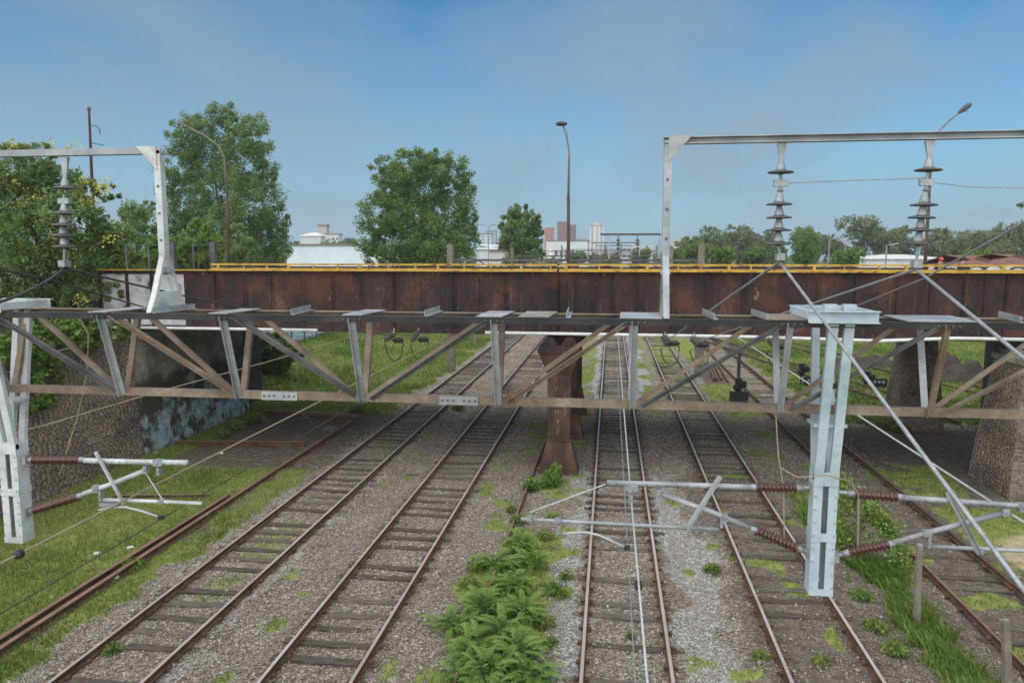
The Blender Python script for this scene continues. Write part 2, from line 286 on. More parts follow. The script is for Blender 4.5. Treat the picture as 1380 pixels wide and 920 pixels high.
def ground_material():
    m = bpy.data.materials.new('ground_cover'); m.use_nodes = True; t = m.node_tree; b = t.nodes['Principled BSDF']; L = t.links.new
    g = N(t, 'ShaderNodeNewGeometry'); a = N(t, 'ShaderNodeAttribute', attribute_name='cover'); sp = N(t, 'ShaderNodeSeparateColor'); L(a.outputs['Color'], sp.inputs[0])
    def noise(s, d=4, r=.6):
        n = N(t, 'ShaderNodeTexNoise'); n.inputs['Scale'].default_value = s; n.inputs['Detail'].default_value = d; n.inputs['Roughness'].default_value = r; L(g.outputs['Position'], n.inputs['Vector']); return n
    def ramp(src, stops):
        r = N(t, 'ShaderNodeValToRGB'); L(src, r.inputs[0])
        while len(r.color_ramp.elements) < len(stops): r.color_ramp.elements.new(.5)
        for i, (p, c) in enumerate(stops): r.color_ramp.elements[i].position = p; r.color_ramp.elements[i].color = (*c, 1)
        return r.outputs[0]
    vo = N(t, 'ShaderNodeTexVoronoi'); vo.inputs['Scale'].default_value = 19; L(g.outputs['Position'], vo.inputs['Vector'])
    vs = N(t, 'ShaderNodeSeparateColor'); L(vo.outputs['Color'], vs.inputs[0])
    bal = ramp(vs.outputs[0], [(0, (.095, .080, .066)), (.45, (.195, .172, .145)), (.8, (.28, .258, .225)), (1, (.48, .46, .43))])
    big = ramp(noise(.7, 5).outputs[0], [(.3, (.72, .66, .60)), (.7, (1.08, 1.05, 1.0))])
    mm = N(t, 'ShaderNodeMixRGB', blend_type='MULTIPLY'); mm.inputs[0].default_value = 1; L(bal, mm.inputs[1]); L(big, mm.inputs[2])
    pale = ramp(vs.outputs[1], [(0, (.15, .145, .14)), (.5, (.27, .265, .255)), (1, (.46, .455, .44))])
    dirt = ramp(noise(3.5, 6).outputs[0], [(.3, (.070, .057, .045)), (.55, (.125, .104, .084)), (.75, (.20, .175, .147))])
    tan = ramp(noise(4, 6).outputs[0], [(.3, (.25, .20, .12)), (.7, (.42, .36, .24))])
    gr = ramp(noise(2.2, 6).outputs[0], [(.28, (.10, .12, .03)), (.48, (.17, .205, .05)), (.62, (.24, .25, .075)), (.78, (.34, .29, .13))])
    nz = noise(6, 5)
    def edge(ch):
        ad = N(t, 'ShaderNodeMath', operation='ADD'); L(ch, ad.inputs[0]); s = N(t, 'ShaderNodeMath', operation='MULTIPLY_ADD'); L(nz.outputs[0], s.inputs[0]); s.inputs[1].default_value = .9; s.inputs[2].default_value = -.45; L(s.outputs[0], ad.inputs[1])
        r = N(t, 'ShaderNodeMapRange'); r.interpolation_type = 'SMOOTHSTEP'; r.inputs['From Min'].default_value = .28; r.inputs['From Max'].default_value = .72; L(ad.outputs[0], r.inputs[0]); return r.outputs[0]
    cur = mm.outputs[0]
    for col, fac in ((pale, edge(a.outputs['Alpha'])), (dirt, edge(sp.outputs[1])), (tan, edge(sp.outputs[2])), (gr, edge(sp.outputs[0]))):
        x = N(t, 'ShaderNodeMixRGB'); L(fac, x.inputs[0]); L(cur, x.inputs[1]); L(col, x.inputs[2]); cur = x.outputs[0]
    L(cur, b.inputs['Base Color']); b.inputs['Roughness'].default_value = .95; b.inputs['Specular IOR Level'].default_value = .15
    inv = N(t, 'ShaderNodeMath', operation='SUBTRACT'); inv.inputs[0].default_value = .6; L(vo.outputs['Distance'], inv.inputs[1])
    ad = N(t, 'ShaderNodeMath', operation='ADD'); L(inv.outputs[0], ad.inputs[0]); L(noise(28, 3).outputs[0], ad.inputs[1])
    bp = N(t, 'ShaderNodeBump'); bp.inputs['Strength'].default_value = .8; bp.inputs['Distance'].default_value = .035; L(ad.outputs[0], bp.inputs['Height']); L(bp.outputs[0], b.inputs['Normal'])
    return m
M['ground'] = ground_material()
go = npmesh('ground', np.stack([X.ravel(), Y.ravel(), Z.ravel()], 1), fq, M['ground']); go['kind'] = 'structure'
G_, D_, T_, L_ = cover(X.ravel(), Y.ravel())
ca = go.data.attributes.new('cover', 'FLOAT_COLOR', 'POINT'); ca.data.foreach_set('color', np.stack([G_, D_, T_, L_], 1).astype(np.float32).ravel())
go.data.shade_smooth()
far = npmesh('far_ground', [(-1000, -60, -.6), (1000, -60, -.6), (1000, 1080, -.6), (-1000, 1080, -.6)], [(0, 1, 2, 3)], mk('far_land', [(.07, .10, .03), (.14, .14, .07)], .02, .95)); far['kind'] = 'structure'

# embankment behind the left wall and the road that crosses it
mb = MB()
pts = [(-19.45, -5), (-19.45, 27.3), (-19.45, 38.9), (-19.45, 39.2), (-24, 46), (-60, 60), (-60, -5)]
mb.prism((0, 0, -.5), (0, 0, 4.3), [(-x, y) for x, y in pts][::-1], up=(0, 1, 0))
emb = mb.build('embankment', M['soil']); emb['kind'] = 'structure'
mb = MB(); mb.box((-40, 33.2, 5.35), (40.9, 10.0, 2.05)); rd = mb.build('road', M['asphalt']); rd['kind'] = 'structure'
mb = MB(); mb.box((48, 33.2, 3.0), (60, 10.2, 6.75)); rd = mb.build('road_approach', M['asphalt']); rd['kind'] = 'structure'

# ------------------------------------------------------------------ tracks
RP = [(-.07, 0), (.07, 0), (.07, .018), (.014, .035), (.012, .105), (.036, .118), (.036, .145), (.028, .152), (-.028, .152), (-.036, .145), (-.036, .118), (-.012, .105), (-.014, .035), (-.07, .018)]
def rail(pts, parent, top, name='rail', prof=RP):
    me = bpy.data.meshes.new(name); vs = []; fs = []; mi = []; k = len(prof); o0 = ORG[parent.name] if parent is not None else V((0, 0, 0))
    for i, p in enumerate(pts):
        d = (V(pts[min(i + 1, len(pts) - 1)]) - V(pts[max(i - 1, 0)])).normalized(); u = d.cross(V((0, 0, 1))).normalized()
        vs += [tuple(V(p) + u * a + V((0, 0, b)) - o0) for a, b in prof]
    for i in range(len(pts) - 1):
        for j in range(k):
            fs.append((i * k + j, i * k + (j + 1) % k, (i + 1) * k + (j + 1) % k, (i + 1) * k + j)); mi.append(1 if j in (6, 7, 8) else 0)
    fs += [tuple(range(k)), tuple(range((len(pts) - 1) * k, len(pts) * k))[::-1]]; mi += [0, 0]
    me.from_pydata(vs, [], fs); me.polygons.foreach_set('material_index', mi)
    bm = bmesh.new(); bm.from_mesh(me); bmesh.ops.recalc_face_normals(bm, faces=bm.faces); bm.to_mesh(me); bm.free()
    return finish(name, me, [M['rail'], top], parent)
def sleeper_mesh(i, mat):
    r = random.Random(i); mb = MB(); n = 7; L, W = 2.42 + r.uniform(-.08, .1), .235 + r.uniform(-.02, .02); vs = []
    for k in range(n):
        x = -L / 2 + L * k / (n - 1); j = r.uniform(-.007, .007)
        vs += [(x, -W / 2 + r.uniform(-.01, .01), -.13), (x, W / 2 + r.uniform(-.01, .01), -.13), (x, W / 2 - .012 + r.uniform(-.012, .008), j), (x, -W / 2 + .012 + r.uniform(-.008, .012), j + r.uniform(-.006, .006))]
    fs = [(a * 4 + b, a * 4 + (b + 1) % 4, (a + 1) * 4 + (b + 1) % 4, (a + 1) * 4 + b) for a in range(n - 1) for b in range(4)] + [(3, 2, 1, 0), tuple(range(4 * n - 4, 4 * n))]
    mb.add(vs, fs); me = bpy.data.meshes.new('sleeper'); me.from_pydata(mb.v, [], mb.f)
    bm = bmesh.new(); bm.from_mesh(me); bmesh.ops.recalc_face_normals(bm, faces=bm.faces); bm.to_mesh(me); bm.free(); me.materials.append(mat); return me
SL = [sleeper_mesh(i, M['wood'] if i % 3 else M['wood2']) for i in range(9)]
RZ = .055
def track(xf, y0, y1, label, top, sink=0.0, gauge=1.676 + .07, step=.66, zoff=0.0, seed=0):
    r = random.Random(seed); x0 = xf(y0)
    t = thing('railway_track', label, 'railway track', (x0, y0, 0), 'railway tracks')
    ys = [y0 + (y1 - y0) * k / 26 for k in range(27)]
    for s in (-1, 1): rail([(xf(y) + s * gauge / 2, y, RZ + zoff) for y in ys], t, top)
    y = y0 + .2; fb = MB()
    while y < y1:
        yy = y + r.uniform(-.05, .05); dx = xf(yy + .5) - xf(yy - .5); hid = r.random() < sink
        o = link(bpy.data.objects.new('sleeper', r.choice(SL))); o.parent = t
        o.location = V((xf(yy) + r.uniform(-.06, .06), yy, RZ + (-.07 if hid else .002 + r.uniform(-.014, .004)) + zoff)) - ORG[t.name]
        o.rotation_euler = (r.uniform(-.02, .02), r.uniform(-.004, .004), -math.atan(dx) + r.uniform(-.02, .02)); ORG[o.name] = ORG[t.name]
        if yy < 60:
            for s in (-1, 1):
                for q in (-1, 1):
                    fb.box((xf(yy) + s * gauge / 2 + q * .10, yy + r.uniform(-.02, .02), RZ + .03 + zoff), (.075, .10, .045), rz=r.uniform(-.15, .15))
        y += step
    fb.build('fastenings', M['rail'], t, kind='stuff')
    return t
TL = ['railway track farthest left of the five in front, mossy sleepers and dull rails', 'railway track passing just left of the rusty central column', 'railway track in the middle, right of the central column, under the pale overhead wire',
      'railway track running behind and beneath the grey drop post, brown dirt bed', 'railway track nearest the brick piers on the right, rusty rails in dark dirt']
TOP = [M['railtop'], M['railtop'], M['railtop'], M['railtop'], M['railtop_rust']]
for i, x in enumerate(TR):
    track((lambda y, x=x: x + (.0022 if x < -5 else .0006) * max(0, y - 40) * .6), 9.5, 84, TL[i], TOP[i], sink=(.15, .12, .25, .5, .75)[i], seed=i)
track(lambda y: 12.1 + 0.00265 * (61 - y) * abs(61 - y) + (61 - y) * .19, 38, 84, 'curving siding beyond the bridge next to the black dwarf signals', M['railtop_rust'], .6, seed=11)
track(lambda y: 18.3 + (62 - y) * .27, 40, 84, 'overgrown siding beyond the bridge next to the dark soil heaps', M['railtop_rust'], .9, zoff=-.02, seed=12)
# old disused rails
def lone(name, pts, label, prof=RP, mat=None):
    o = rail(pts, None, M['railtop_rust'], name, prof); tag(o, label, 'rail'); return o
lone('disused_rail', [(-2.86, 9.5, .0), (-2.86, 20, .01), (-2.80, 27, .02), (-2.72, 37, .0)], 'single rusty rail running past the left foot of the central column')
BIG = [(a * 1.8, b * 1.25) for a, b in RP]
lone('disused_rail', [(-12.42, 9, .02), (-12.45, 20, .03), (-12.5, 34.5, .02)], 'rusty rail in the left grass, right one of a close pair', BIG)
lone('disused_rail', [(-12.72, 9, .0), (-12.74, 16, .06), (-12.76, 23, .02)], 'rusty rail in the left grass, left one of a close pair', BIG)
lone('crosswise_rail', [(-16.6, 22.4, .03), (-13.4, 22.9, .04)], 'short rusty rail lying crosswise in the grass below the left cantilever')
lone('crosswise_rail', [(-18.6, 29.3, .06), (-13.0, 29.9, .06)], 'long dark rail lying crosswise on the dirt under the bridge', BIG)
lone('crosswise_rail', [(-18.2, 36.0, .05), (-12.4, 35.4, .05)], 'dark rail lying crosswise at the far edge of the dirt under the bridge', BIG)
for k, (a, b) in enumerate([((958, 492), (966, 513)), ((962, 490), (972, 512)), ((966, 489), (981, 515)), ((957, 496), (962, 513))]):
    p, q = at(*a, z=.06), at(*b, z=.06); o = lone('scrap_rail', [tuple(p), tuple(q)], 'rusty scrap rail in the small pile beyond the bridge, ' + ('second from its left side', 'second from its right side', 'longest and rightmost', 'shortest and leftmost')[k]); o['group'] = 'pile of scrap rails'
# ballast stones
n = 170000
sx = rng.uniform(-11.6, 10.6, n); sy = 11 + 29 * rng.random(n) ** 1.45
g_, d_, t_, l_ = cover(sx, sy); keep = (rng.random(n) > g_ * .95) & (rng.random(n) > d_ * .62)
intrack = np.zeros(n, bool)
for c in TR: intrack |= abs(sx - c) < 1.3
keep &= ~(intrack & (rng.random(n) < .35))
for c in TR:
    for s in (-1, 1): keep &= abs(sx - c - s * .873) > .06
sx, sy, l_ = sx[keep], sy[keep], l_[keep]; d_ = d_[keep]; n = len(sx)
O = np.array([[1, 0, 0], [0, 1, 0], [-1, 0, 0], [0, -1, 0], [0, 0, 1], [0, 0, -1]], float)
OF = np.array([[0, 1, 4], [1, 2, 4], [2, 3, 4], [3, 0, 4], [1, 0, 5], [2, 1, 5], [3, 2, 5], [0, 3, 5]])
size = rng.uniform(.014, .034, n) * (1 + .9 * (rng.random(n) > .95)); ang = rng.uniform(0, 6.28, n)
P = O[None] * rng.uniform(.65, 1.3, (n, 6, 1)) + rng.uniform(-.28, .28, (n, 6, 3)); P[:, :, 2] *= .75
c, s = np.cos(ang)[:, None], np.sin(ang)[:, None]
P = np.stack([P[:, :, 0] * c - P[:, :, 1] * s, P[:, :, 0] * s + P[:, :, 1] * c, P[:, :, 2]], -1) * size[:, None, None]
P += np.stack([sx, sy, gz(sx, sy) + size * .35], 1)[:, None, :]
tint = np.clip(rng.beta(1.6, 2.4, n) * .92 + .22 * l_ - .15 * d_, 0, 1)
bs = npmesh('ballast_stones', P.reshape(-1, 3), (OF[None] + 6 * np.arange(n)[:, None, None]).reshape(-1, 3), M['stone'], None, 'stuff', np.repeat(tint, 6))
tag(bs, 'loose grey-brown ballast stones between the tracks', 'ballast')
# grass
def grass(name, label, n, xr, yr, h, wd, zone=None, seed=0, yp=1.0, bias=0.0):
    r = np.random.default_rng(seed); x = r.uniform(*xr, n); y = yr[0] + (yr[1] - yr[0]) * r.random(n) ** yp
    g_, _, _, _ = cover(x, y); k = (r.random(n) < g_ ** 1.5) & (g_ > .3)
    if zone is not None: k &= zone(x, y)
    for c in TR: k &= np.abs(np.abs(x - c) - .873) > .07
    x, y = x[k], y[k]; n = len(x); z = gz(x, y); clump = vn(x, y, .45, 8) * .7 + vn(x, y, 1.8, 9) * .6
    hh = h * (.35 + 1.0 * clump) * r.uniform(.6, 1.35, n); a = r.uniform(0, 6.28, n); ln = hh * r.uniform(.2, .9, n); b = a + r.uniform(-.5, .5, n)
    w_ = wd * r.uniform(.6, 1.4, n)
    p0 = np.stack([x - np.sin(a) * w_, y + np.cos(a) * w_, z - .01], 1); p1 = np.stack([x + np.sin(a) * w_, y - np.cos(a) * w_, z - .01], 1)
    p2 = np.stack([x + np.cos(b) * ln * .5 + np.sin(a) * w_ * .6, y + np.sin(b) * ln * .5 - np.cos(a) * w_ * .6, z + hh * .65], 1); p3 = np.stack([x + np.cos(b) * ln, y + np.sin(b) * ln, z + hh], 1)
    Vv = np.stack([p0, p1, p2, p3], 1).reshape(-1, 3); f = np.arange(n)[:, None] * 4 + np.array([[0, 1, 2, 3]])
    dry = np.clip(vn(x, y, 2.6, 12) * 1.1 - .15, 0, 1); tt = np.clip(.08 + .75 * dry + r.normal(0, .16, n) + bias, 0, 1)
    o = npmesh(name, Vv, f, M['grass'], None, 'stuff', np.repeat(tt, 4)); return tag(o, label, 'grass')
grass('grass', 'short green grass on the verge below the left brick wall', 130000, (-19.3, -10.3), (11, 38), .09, .012, None, 1, 1.3, .12)
grass('grass', 'sunlit grass slope beyond the bridge on the left side', 60000, (-26, -11), (37, 80), .17, .035, None, 2, 1.2, .14)
grass('grass', 'open grass field beyond the bridge around the brick piers', 90000, (10.5, 36), (36, 84), .15, .04, None, 3, 1.2, .05)
grass('grass', 'scattered weeds and grass between the rails', 90000, (-10.4, 10.3), (11, 60), .09, .012, lambda x, y: (np.abs(x - 6.8) > .8) | (y > 27), 4, 1.5, -.12)
grass('grass', 'tall grass strip between the two right-hand tracks in front of the bridge', 34000, (5.8, 7.8), (11, 26.5), .24, .013, lambda x, y: np.abs(x - 6.8) <= .8, 5, 1.3, -.02)
grass('grass', 'grass and dry turf at the foot of the front brick pier', 34000, (9.9, 22), (11, 31), .10, .016, None, 6, 1.0, .1)
# ------------------------------------------------------------------ brickwork, abutment, piers
def bricks(faces, name, parent, L=.235, Hh=.062, J=.012, seed=0, drop=.004):
    r = np.random.default_rng(seed); Vv = []; tt = []
    for (p00, p10, p01, p11) in faces:
        p00, p10, p01, p11 = [np.array(q, float) for q in (p00, p10, p01, p11)]
        nrm = np.cross(p10 - p00, p01 - p00); nrm /= np.linalg.norm(nrm); hgt = np.linalg.norm(p01 - p00); rows = int(hgt / (Hh + J)); big = r.uniform(0, 9)
        for i in range(rows):
            v0 = i / rows; v1 = v0 + Hh / (Hh + J) / rows; a = p00 + (p01 - p00) * v0; b = p10 + (p11 - p10) * v0; a1 = p00 + (p01 - p00) * v1; b1 = p10 + (p11 - p10) * v1
            wl = np.linalg.norm(b - a); x = -L * (.5 if i % 2 else 0)
            while x < wl:
                ln = L if r.random() > .25 else L * .5
                u0 = max(x, 0) / wl; u1 = min(x + ln - J, wl) / wl
                if u1 - u0 > .02 / wl and r.random() > drop:
                    out = nrm * (.012 + r.uniform(-.007, .007)); inn = -nrm * .03
                    q = [a + (b - a) * u0, a + (b - a) * u1, a1 + (b1 - a1) * u1, a1 + (b1 - a1) * u0]
                    Vv.append([k + out for k in q] + [k + inn for k in q])
                    tt.append(np.clip(.36 + .55 * (float(vn(q[0][0] + q[0][1], q[0][2] + big, .9, 3)) - .5) + r.normal(0, .12), 0, 1))
                x += ln
    Vv = np.array(Vv); n = len(Vv); BF = np.array([[0, 1, 2, 3], [1, 0, 4, 5], [2, 1, 5, 6], [3, 2, 6, 7], [0, 3, 7, 4]])
    return npmesh(name, Vv.reshape(-1, 3), (BF[None] + 8 * np.arange(n)[:, None, None]).reshape(-1, 4), M['brick'], parent, 'stuff', np.repeat(tt, 8))
# wing wall, left of the bridge
t = thing('brick_wing_wall', 'dark old brick retaining wall left of the bridge, overgrown with leaves', 'wall', (-19.2, 19, 0))
mb = MB(); mb.add([(-19.45, 8, -.3), (-19.45, 27.5, -.3), (-18.88, 27.5, -.3), (-18.88, 8, -.3), (-19.45, 8, 4.5), (-19.45, 27.5, 5.0), (-19.22, 27.5, 5.0), (-19.22, 8, 4.5)], [(0, 1, 2, 3), (7, 6, 5, 4), (3, 2, 6, 7), (2, 1, 5, 6), (0, 3, 7, 4), (1, 0, 4, 5)])
mb.build('wall_core', M['mortar'], t)
bricks([((-18.87, 13, -.1), (-18.87, 27.5, -.1), (-19.22, 13, 4.6), (-19.22, 27.5, 4.95))], 'bricks', t, seed=1, drop=.03)
# abutment with stained concrete
def abut_mat():
    m = mk('stained_abutment', [(.06, .054, .042), (.17, .155, .13), (.29, .275, .24)], .8, .9, 0, .35, var=.25); t_ = m.node_tree; L = t_.links.new
    g = N(t_, 'ShaderNodeNewGeometry'); sp = N(t_, 'ShaderNodeSeparateXYZ'); L(g.outputs['Position'], sp.inputs[0])
    base = [n for n in t_.nodes if n.type == 'MIX_RGB'][0]; b = t_.nodes['Principled BSDF']
    n = N(t_, 'ShaderNodeTexNoise'); n.inputs['Scale'].default_value = .9; n.inputs['Detail'].default_value = 8; L(g.outputs['Position'], n.inputs['Vector'])
    def rng_(src, a, b_): r = N(t_, 'ShaderNodeMapRange'); r.interpolation_type = 'SMOOTHSTEP'; r.inputs['From Min'].default_value = a; r.inputs['From Max'].default_value = b_; L(src, r.inputs[0]); return r.outputs[0]
    def mul(a, b_): q = N(t_, 'ShaderNodeMath', operation='MULTIPLY'); L(a, q.inputs[0]); L(b_, q.inputs[1]); return q.outputs[0]
    dz = N(t_, 'ShaderNodeMath', operation='MULTIPLY_ADD'); L(n.outputs[0], dz.inputs[0]); dz.inputs[1].default_value = 2.6; L(sp.outputs[2], dz.inputs[2])
    moss = mul(rng_(dz.outputs[0], 4.9, 4.1), rng_(n.outputs[0], .30, .42))
    x1 = N(t_, 'ShaderNodeMixRGB'); L(moss, x1.inputs[0]); L(base.outputs[0], x1.inputs[1]); x1.inputs[2].default_value = (.035, .036, .020, 1)
    nb = N(t_, 'ShaderNodeTexNoise'); nb.inputs['Scale'].default_value = 1.5; nb.inputs['Detail'].default_value = 9; nb.inputs['Roughness'].default_value = .75; L(g.outputs['Position'], nb.inputs['Vector'])
    pc = N(t_, 'ShaderNodeValToRGB'); n3 = N(t_, 'ShaderNodeTexNoise'); n3.inputs['Scale'].default_value = 2.5; L(g.outputs['Position'], n3.inputs['Vector']); L(n3.outputs[0], pc.inputs[0])
    pc.color_ramp.elements[0].position = .38; pc.color_ramp.elements[0].color = (.17, .25, .25, 1); pc.color_ramp.elements[1].position = .62; pc.color_ramp.elements[1].color = (.32, .345, .375, 1)
    pf = mul(rng_(dz.outputs[0], 3.55, 2.9), rng_(nb.outputs[0], .42, .56))
    x2 = N(t_, 'ShaderNodeMixRGB'); L(pf, x2.inputs[0]); L(x1.outputs[0], x2.inputs[1]); L(pc.outputs[0], x2.inputs[2]); L(x2.outputs[0], b.inputs['Base Color']); return m
M['abut'] = abut_mat()
t = thing('bridge_abutment', 'stained concrete abutment under the left bridge end, faded pale blue paint below', 'abutment', (-19.2, 32, 0))
mb = MB(); mb.add([(-20.6, 27.6, -.3), (-20.6, 36.4, -.3), (-18.8, 36.4, -.3), (-18.8, 27.6, -.3), (-20.6, 27.6, 4.9), (-20.6, 36.4, 4.9), (-19.1, 36.4, 4.9), (-19.1, 27.6, 4.9)], [(0, 1, 2, 3), (7, 6, 5, 4), (3, 2, 6, 7), (2, 1, 5, 6), (0, 3, 7, 4), (1, 0, 4, 5)])
mb.build('concrete_face', M['abut'], t)
MB().box((-19.75, 32, 5.0), (1.6, 9.2, .28)).build('bearing_shelf', M['concrete'], t)
mb = MB(); [mb.box((-19.02, y, 2.4), (.12, .5, 4.6), ry=-.058) for y in (27.95, 36.1)]; mb.build('corner_pilaster', M['concrete'], t)
# two brick piers
def pier(x0, x1, y0, y1, z1, bat, label, seed):
    t = thing('brick_pier', label, 'bridge pier', ((x0 + x1) / 2, (y0 + y1) / 2, 0), 'brick piers under the bridge')
    def ring(z, ins): return [(x0 + ins, y0 + ins, z), (x1 - ins, y0 + ins, z), (x1 - ins, y1 - ins, z), (x0 + ins, y1 - ins, z)]
    b, m_ = ring(-.2, 0), ring(z1, bat)
    MB().add(b + m_, [(3, 2, 1, 0), (4, 5, 6, 7), (0, 1, 5, 4), (1, 2, 6, 5), (2, 3, 7, 6), (3, 0, 4, 7)]).build('pier_core', M['mortar'], t)
    bricks([(b[0], b[1], m_[0], m_[1]), (b[3], b[0], m_[3], m_[0])], 'bricks', t, seed=seed, drop=.01)
    i = bat
    mb = MB(); mb.box(((x0 + x1) / 2, (y0 + y1) / 2, z1 + .1), (x1 - x0 - 2 * i + .12, y1 - y0 - 2 * i + .12, .2)); mb.box(((x0 + x1) / 2, (y0 + y1) / 2, z1 + .29), (x1 - x0 - 2 * i - .25, y1 - y0 - 2 * i - .25, .18)); mb.build('cap_stone', M['concrete'], t)
    MB().box(((x0 + x1) / 2, (y0 + y1) / 2 + .2, (z1 + .38 + 5.26) / 2), (.9, .9, 5.26 - z1 - .38)).build('bearing', M['rust'], t)
pier(13.5, 16.8, 26.4, 29.4, 4.55, .42, 'large tapered brick pier at the right edge under the front girder', 2)
pier(13.65, 15.7, 36.6, 38.9, 4.55, .42, 'shaded brick pier beyond, behind the grey drop post', 3)

# ------------------------------------------------------------------ bridge
ZG0, ZG1 = 5.28, 7.63
XG = at(752, 400, Y=YB0).x
def girder_x(px): return at(px, 400, Y=YB0).x
SP_L = [135, 171, 205, 250, 291, 329, 366, 407, 448, 486, 531, 568, 611, 646, 680, 729, 740, 750.5]
SP_R = [753.5, 764, 775, 797, 825, 858, 907, 951, 1001, 1053, 1100, 1152, 1208, 1253, 1298, 1326, 1355, 1392, 1440, 1490]
def span(pxs, label, white):
    xs = [girder_x(p) for p in pxs]; xa, xb = xs[0], xs[-1]
    t = thing('bridge_span', label, 'bridge', ((xa + xb) / 2, YB0, ZG0), 'rusty plate girder bridge spans')
    riv = MB()
    for i in range(len(xs) - 1):
        jog = random.uniform(-.004, .004)
        MB().box(((xs[i] + xs[i + 1]) / 2, YB0 + .012 + jog, (ZG0 + ZG1) / 2), (xs[i + 1] - xs[i] - .006, .02, ZG1 - ZG0 - .05)).build('web_panel', M['rust_white'] if white and i < 3 else M['rust'], t)
    for i, x in enumerate(xs):
        big = i % 2 == 0 or i in (0, len(xs) - 1)
        mb = MB(); d = .07 if big else .03
        mb.box((x, YB0 - d / 2 - .01, (ZG0 + ZG1) / 2), (.02, d, ZG1 - ZG0 - .06)); mb.box((x + .05, YB0 - .008, (ZG0 + ZG1) / 2), (.14, .014, ZG1 - ZG0 - .07))
        mb.build('stiffener', M['rust'], t)
        z = ZG0 + .15
        while z < ZG1 - .1:
            for q in (-.0, .095): riv.lathe((x + q + .008, YB0 - .014, z), (0, -1, 0), [(0, .018), (.014, .010)], 5)
            z += .115
    x = xa + .06
    while x < xb:
        for z in (ZG0 + .09, ZG1 - .09): riv.lathe((x, YB0 - .003, z), (0, -1, 0), [(0, .018), (.016, .010)], 5)
        x += .13
    riv.build('rivets', M['rust'], t, kind='stuff')
    for z, nm in ((ZG1, 'top_flange'), (ZG0, 'bottom_flange')):
        mb = MB(); mb.box(((xa + xb) / 2, YB0 + .01, z), (xb - xa, .44, .045)); mb.box(((xa + xb) / 2, YB0 - .028, z + (.08 if z < 6 else -.08)), (xb - xa, .016, .13)); mb.build(nm, M['rust'], t)
    mb = MB(); mb.box(((xa + xb) / 2, YB0 - .215, ZG1 + .028), (xb - xa, .03, .05)); mb.build('edge_strip', M['yellow'], t)
    MB().box(((xa + xb) / 2, (YB0 + YB1) / 2, 6.32), (xb - xa - .01, YB1 - YB0 - .3, .25)).build('deck', M['asphalt'], t)
    mb = MB(); mb.box(((xa + xb) / 2, YB1, (ZG0 + ZG1) / 2), (xb - xa - .01, .05, ZG1 - ZG0)); mb.box(((xa + xb) / 2, YB1, ZG0), (xb - xa - .01, .42, .05)); mb.build('far_girder', M['rust'], t)
    x = xa + 1.2
    while x < xb:
        MB().box((x, (YB0 + YB1) / 2, 5.78), (.18, YB1 - YB0 - .4, .80)).build('cross_beam', M['rust'], t); x += 2.45
    return t, xa, xb
spL, xaL, xbL = span(SP_L, 'left rusty plate girder span, white peeling paint at its left end', True)
spR, xaR, xbR = span(SP_R, 'right rusty plate girder span, right of the narrow gap above the column', False)
def guard(t, xa, xb, phase):
    mb = MB(); c = (xa + xb) / 2; mb.box((c, YB0 + .1, 7.885), (xb - xa, .09, .07)); mb.box((c, YB0 + .1, 7.705), (xb - xa, .12, .07))
    g = mb.build('guard_rail', M['yellow'], t); x = xa + phase
    k = 0
    while x < xb:
        mb = MB(); w_ = .10 if k % 3 == 0 else .05; mb.box((x, YB0 + .1, 7.795), (w_, .075, .13)); mb.build('guard_post', M['yellow'], g); x += random.uniform(.75, 1.25); k += 1
    return g
gL = at(283, 357, Y=YB0).x
guard(spL, gL, xbL, .3); guard(spR, xaR, xbR, .25)
# far parapet with lettering, right part
pa, pb = at(1252, 360, Y=YB1 - .5).x, at(1430, 360, Y=YB1 - .5).x
t = thing('painted_parapet', 'white parapet with black outlined graffiti letters behind the yellow guard rail', 'parapet', ((pa + pb) / 2, YB1 - .5, 6.4))
MB().box(((pa + pb) / 2, YB1 - .5, 7.12), (pb - pa, .12, 1.32)).build('parapet_wall', M['white_steel'], t)
for px, r_, wd in ((1281, .42, .10), (1316, .55, .10), (1339, .62, .12), (1372, .5, .10)):
    c = at(px, 366, Y=YB1 - .57); vs = []; n = 12
    for k in range(n + 1):
        a = math.pi * k / n
        for q in (r_, r_ - wd):
            for yy in (-.012, .012): vs.append((c.x + math.cos(a) * q, c.y + yy, c.z - .15 + math.sin(a) * q * .8))
    fs = [(k * 4 + a, k * 4 + b, (k + 1) * 4 + b, (k + 1) * 4 + a) for k in range(n) for a, b in ((0, 1), (1, 3), (3, 2), (2, 0))]
    MB().add(vs, fs).build('graffiti_letter', M['black'], t)
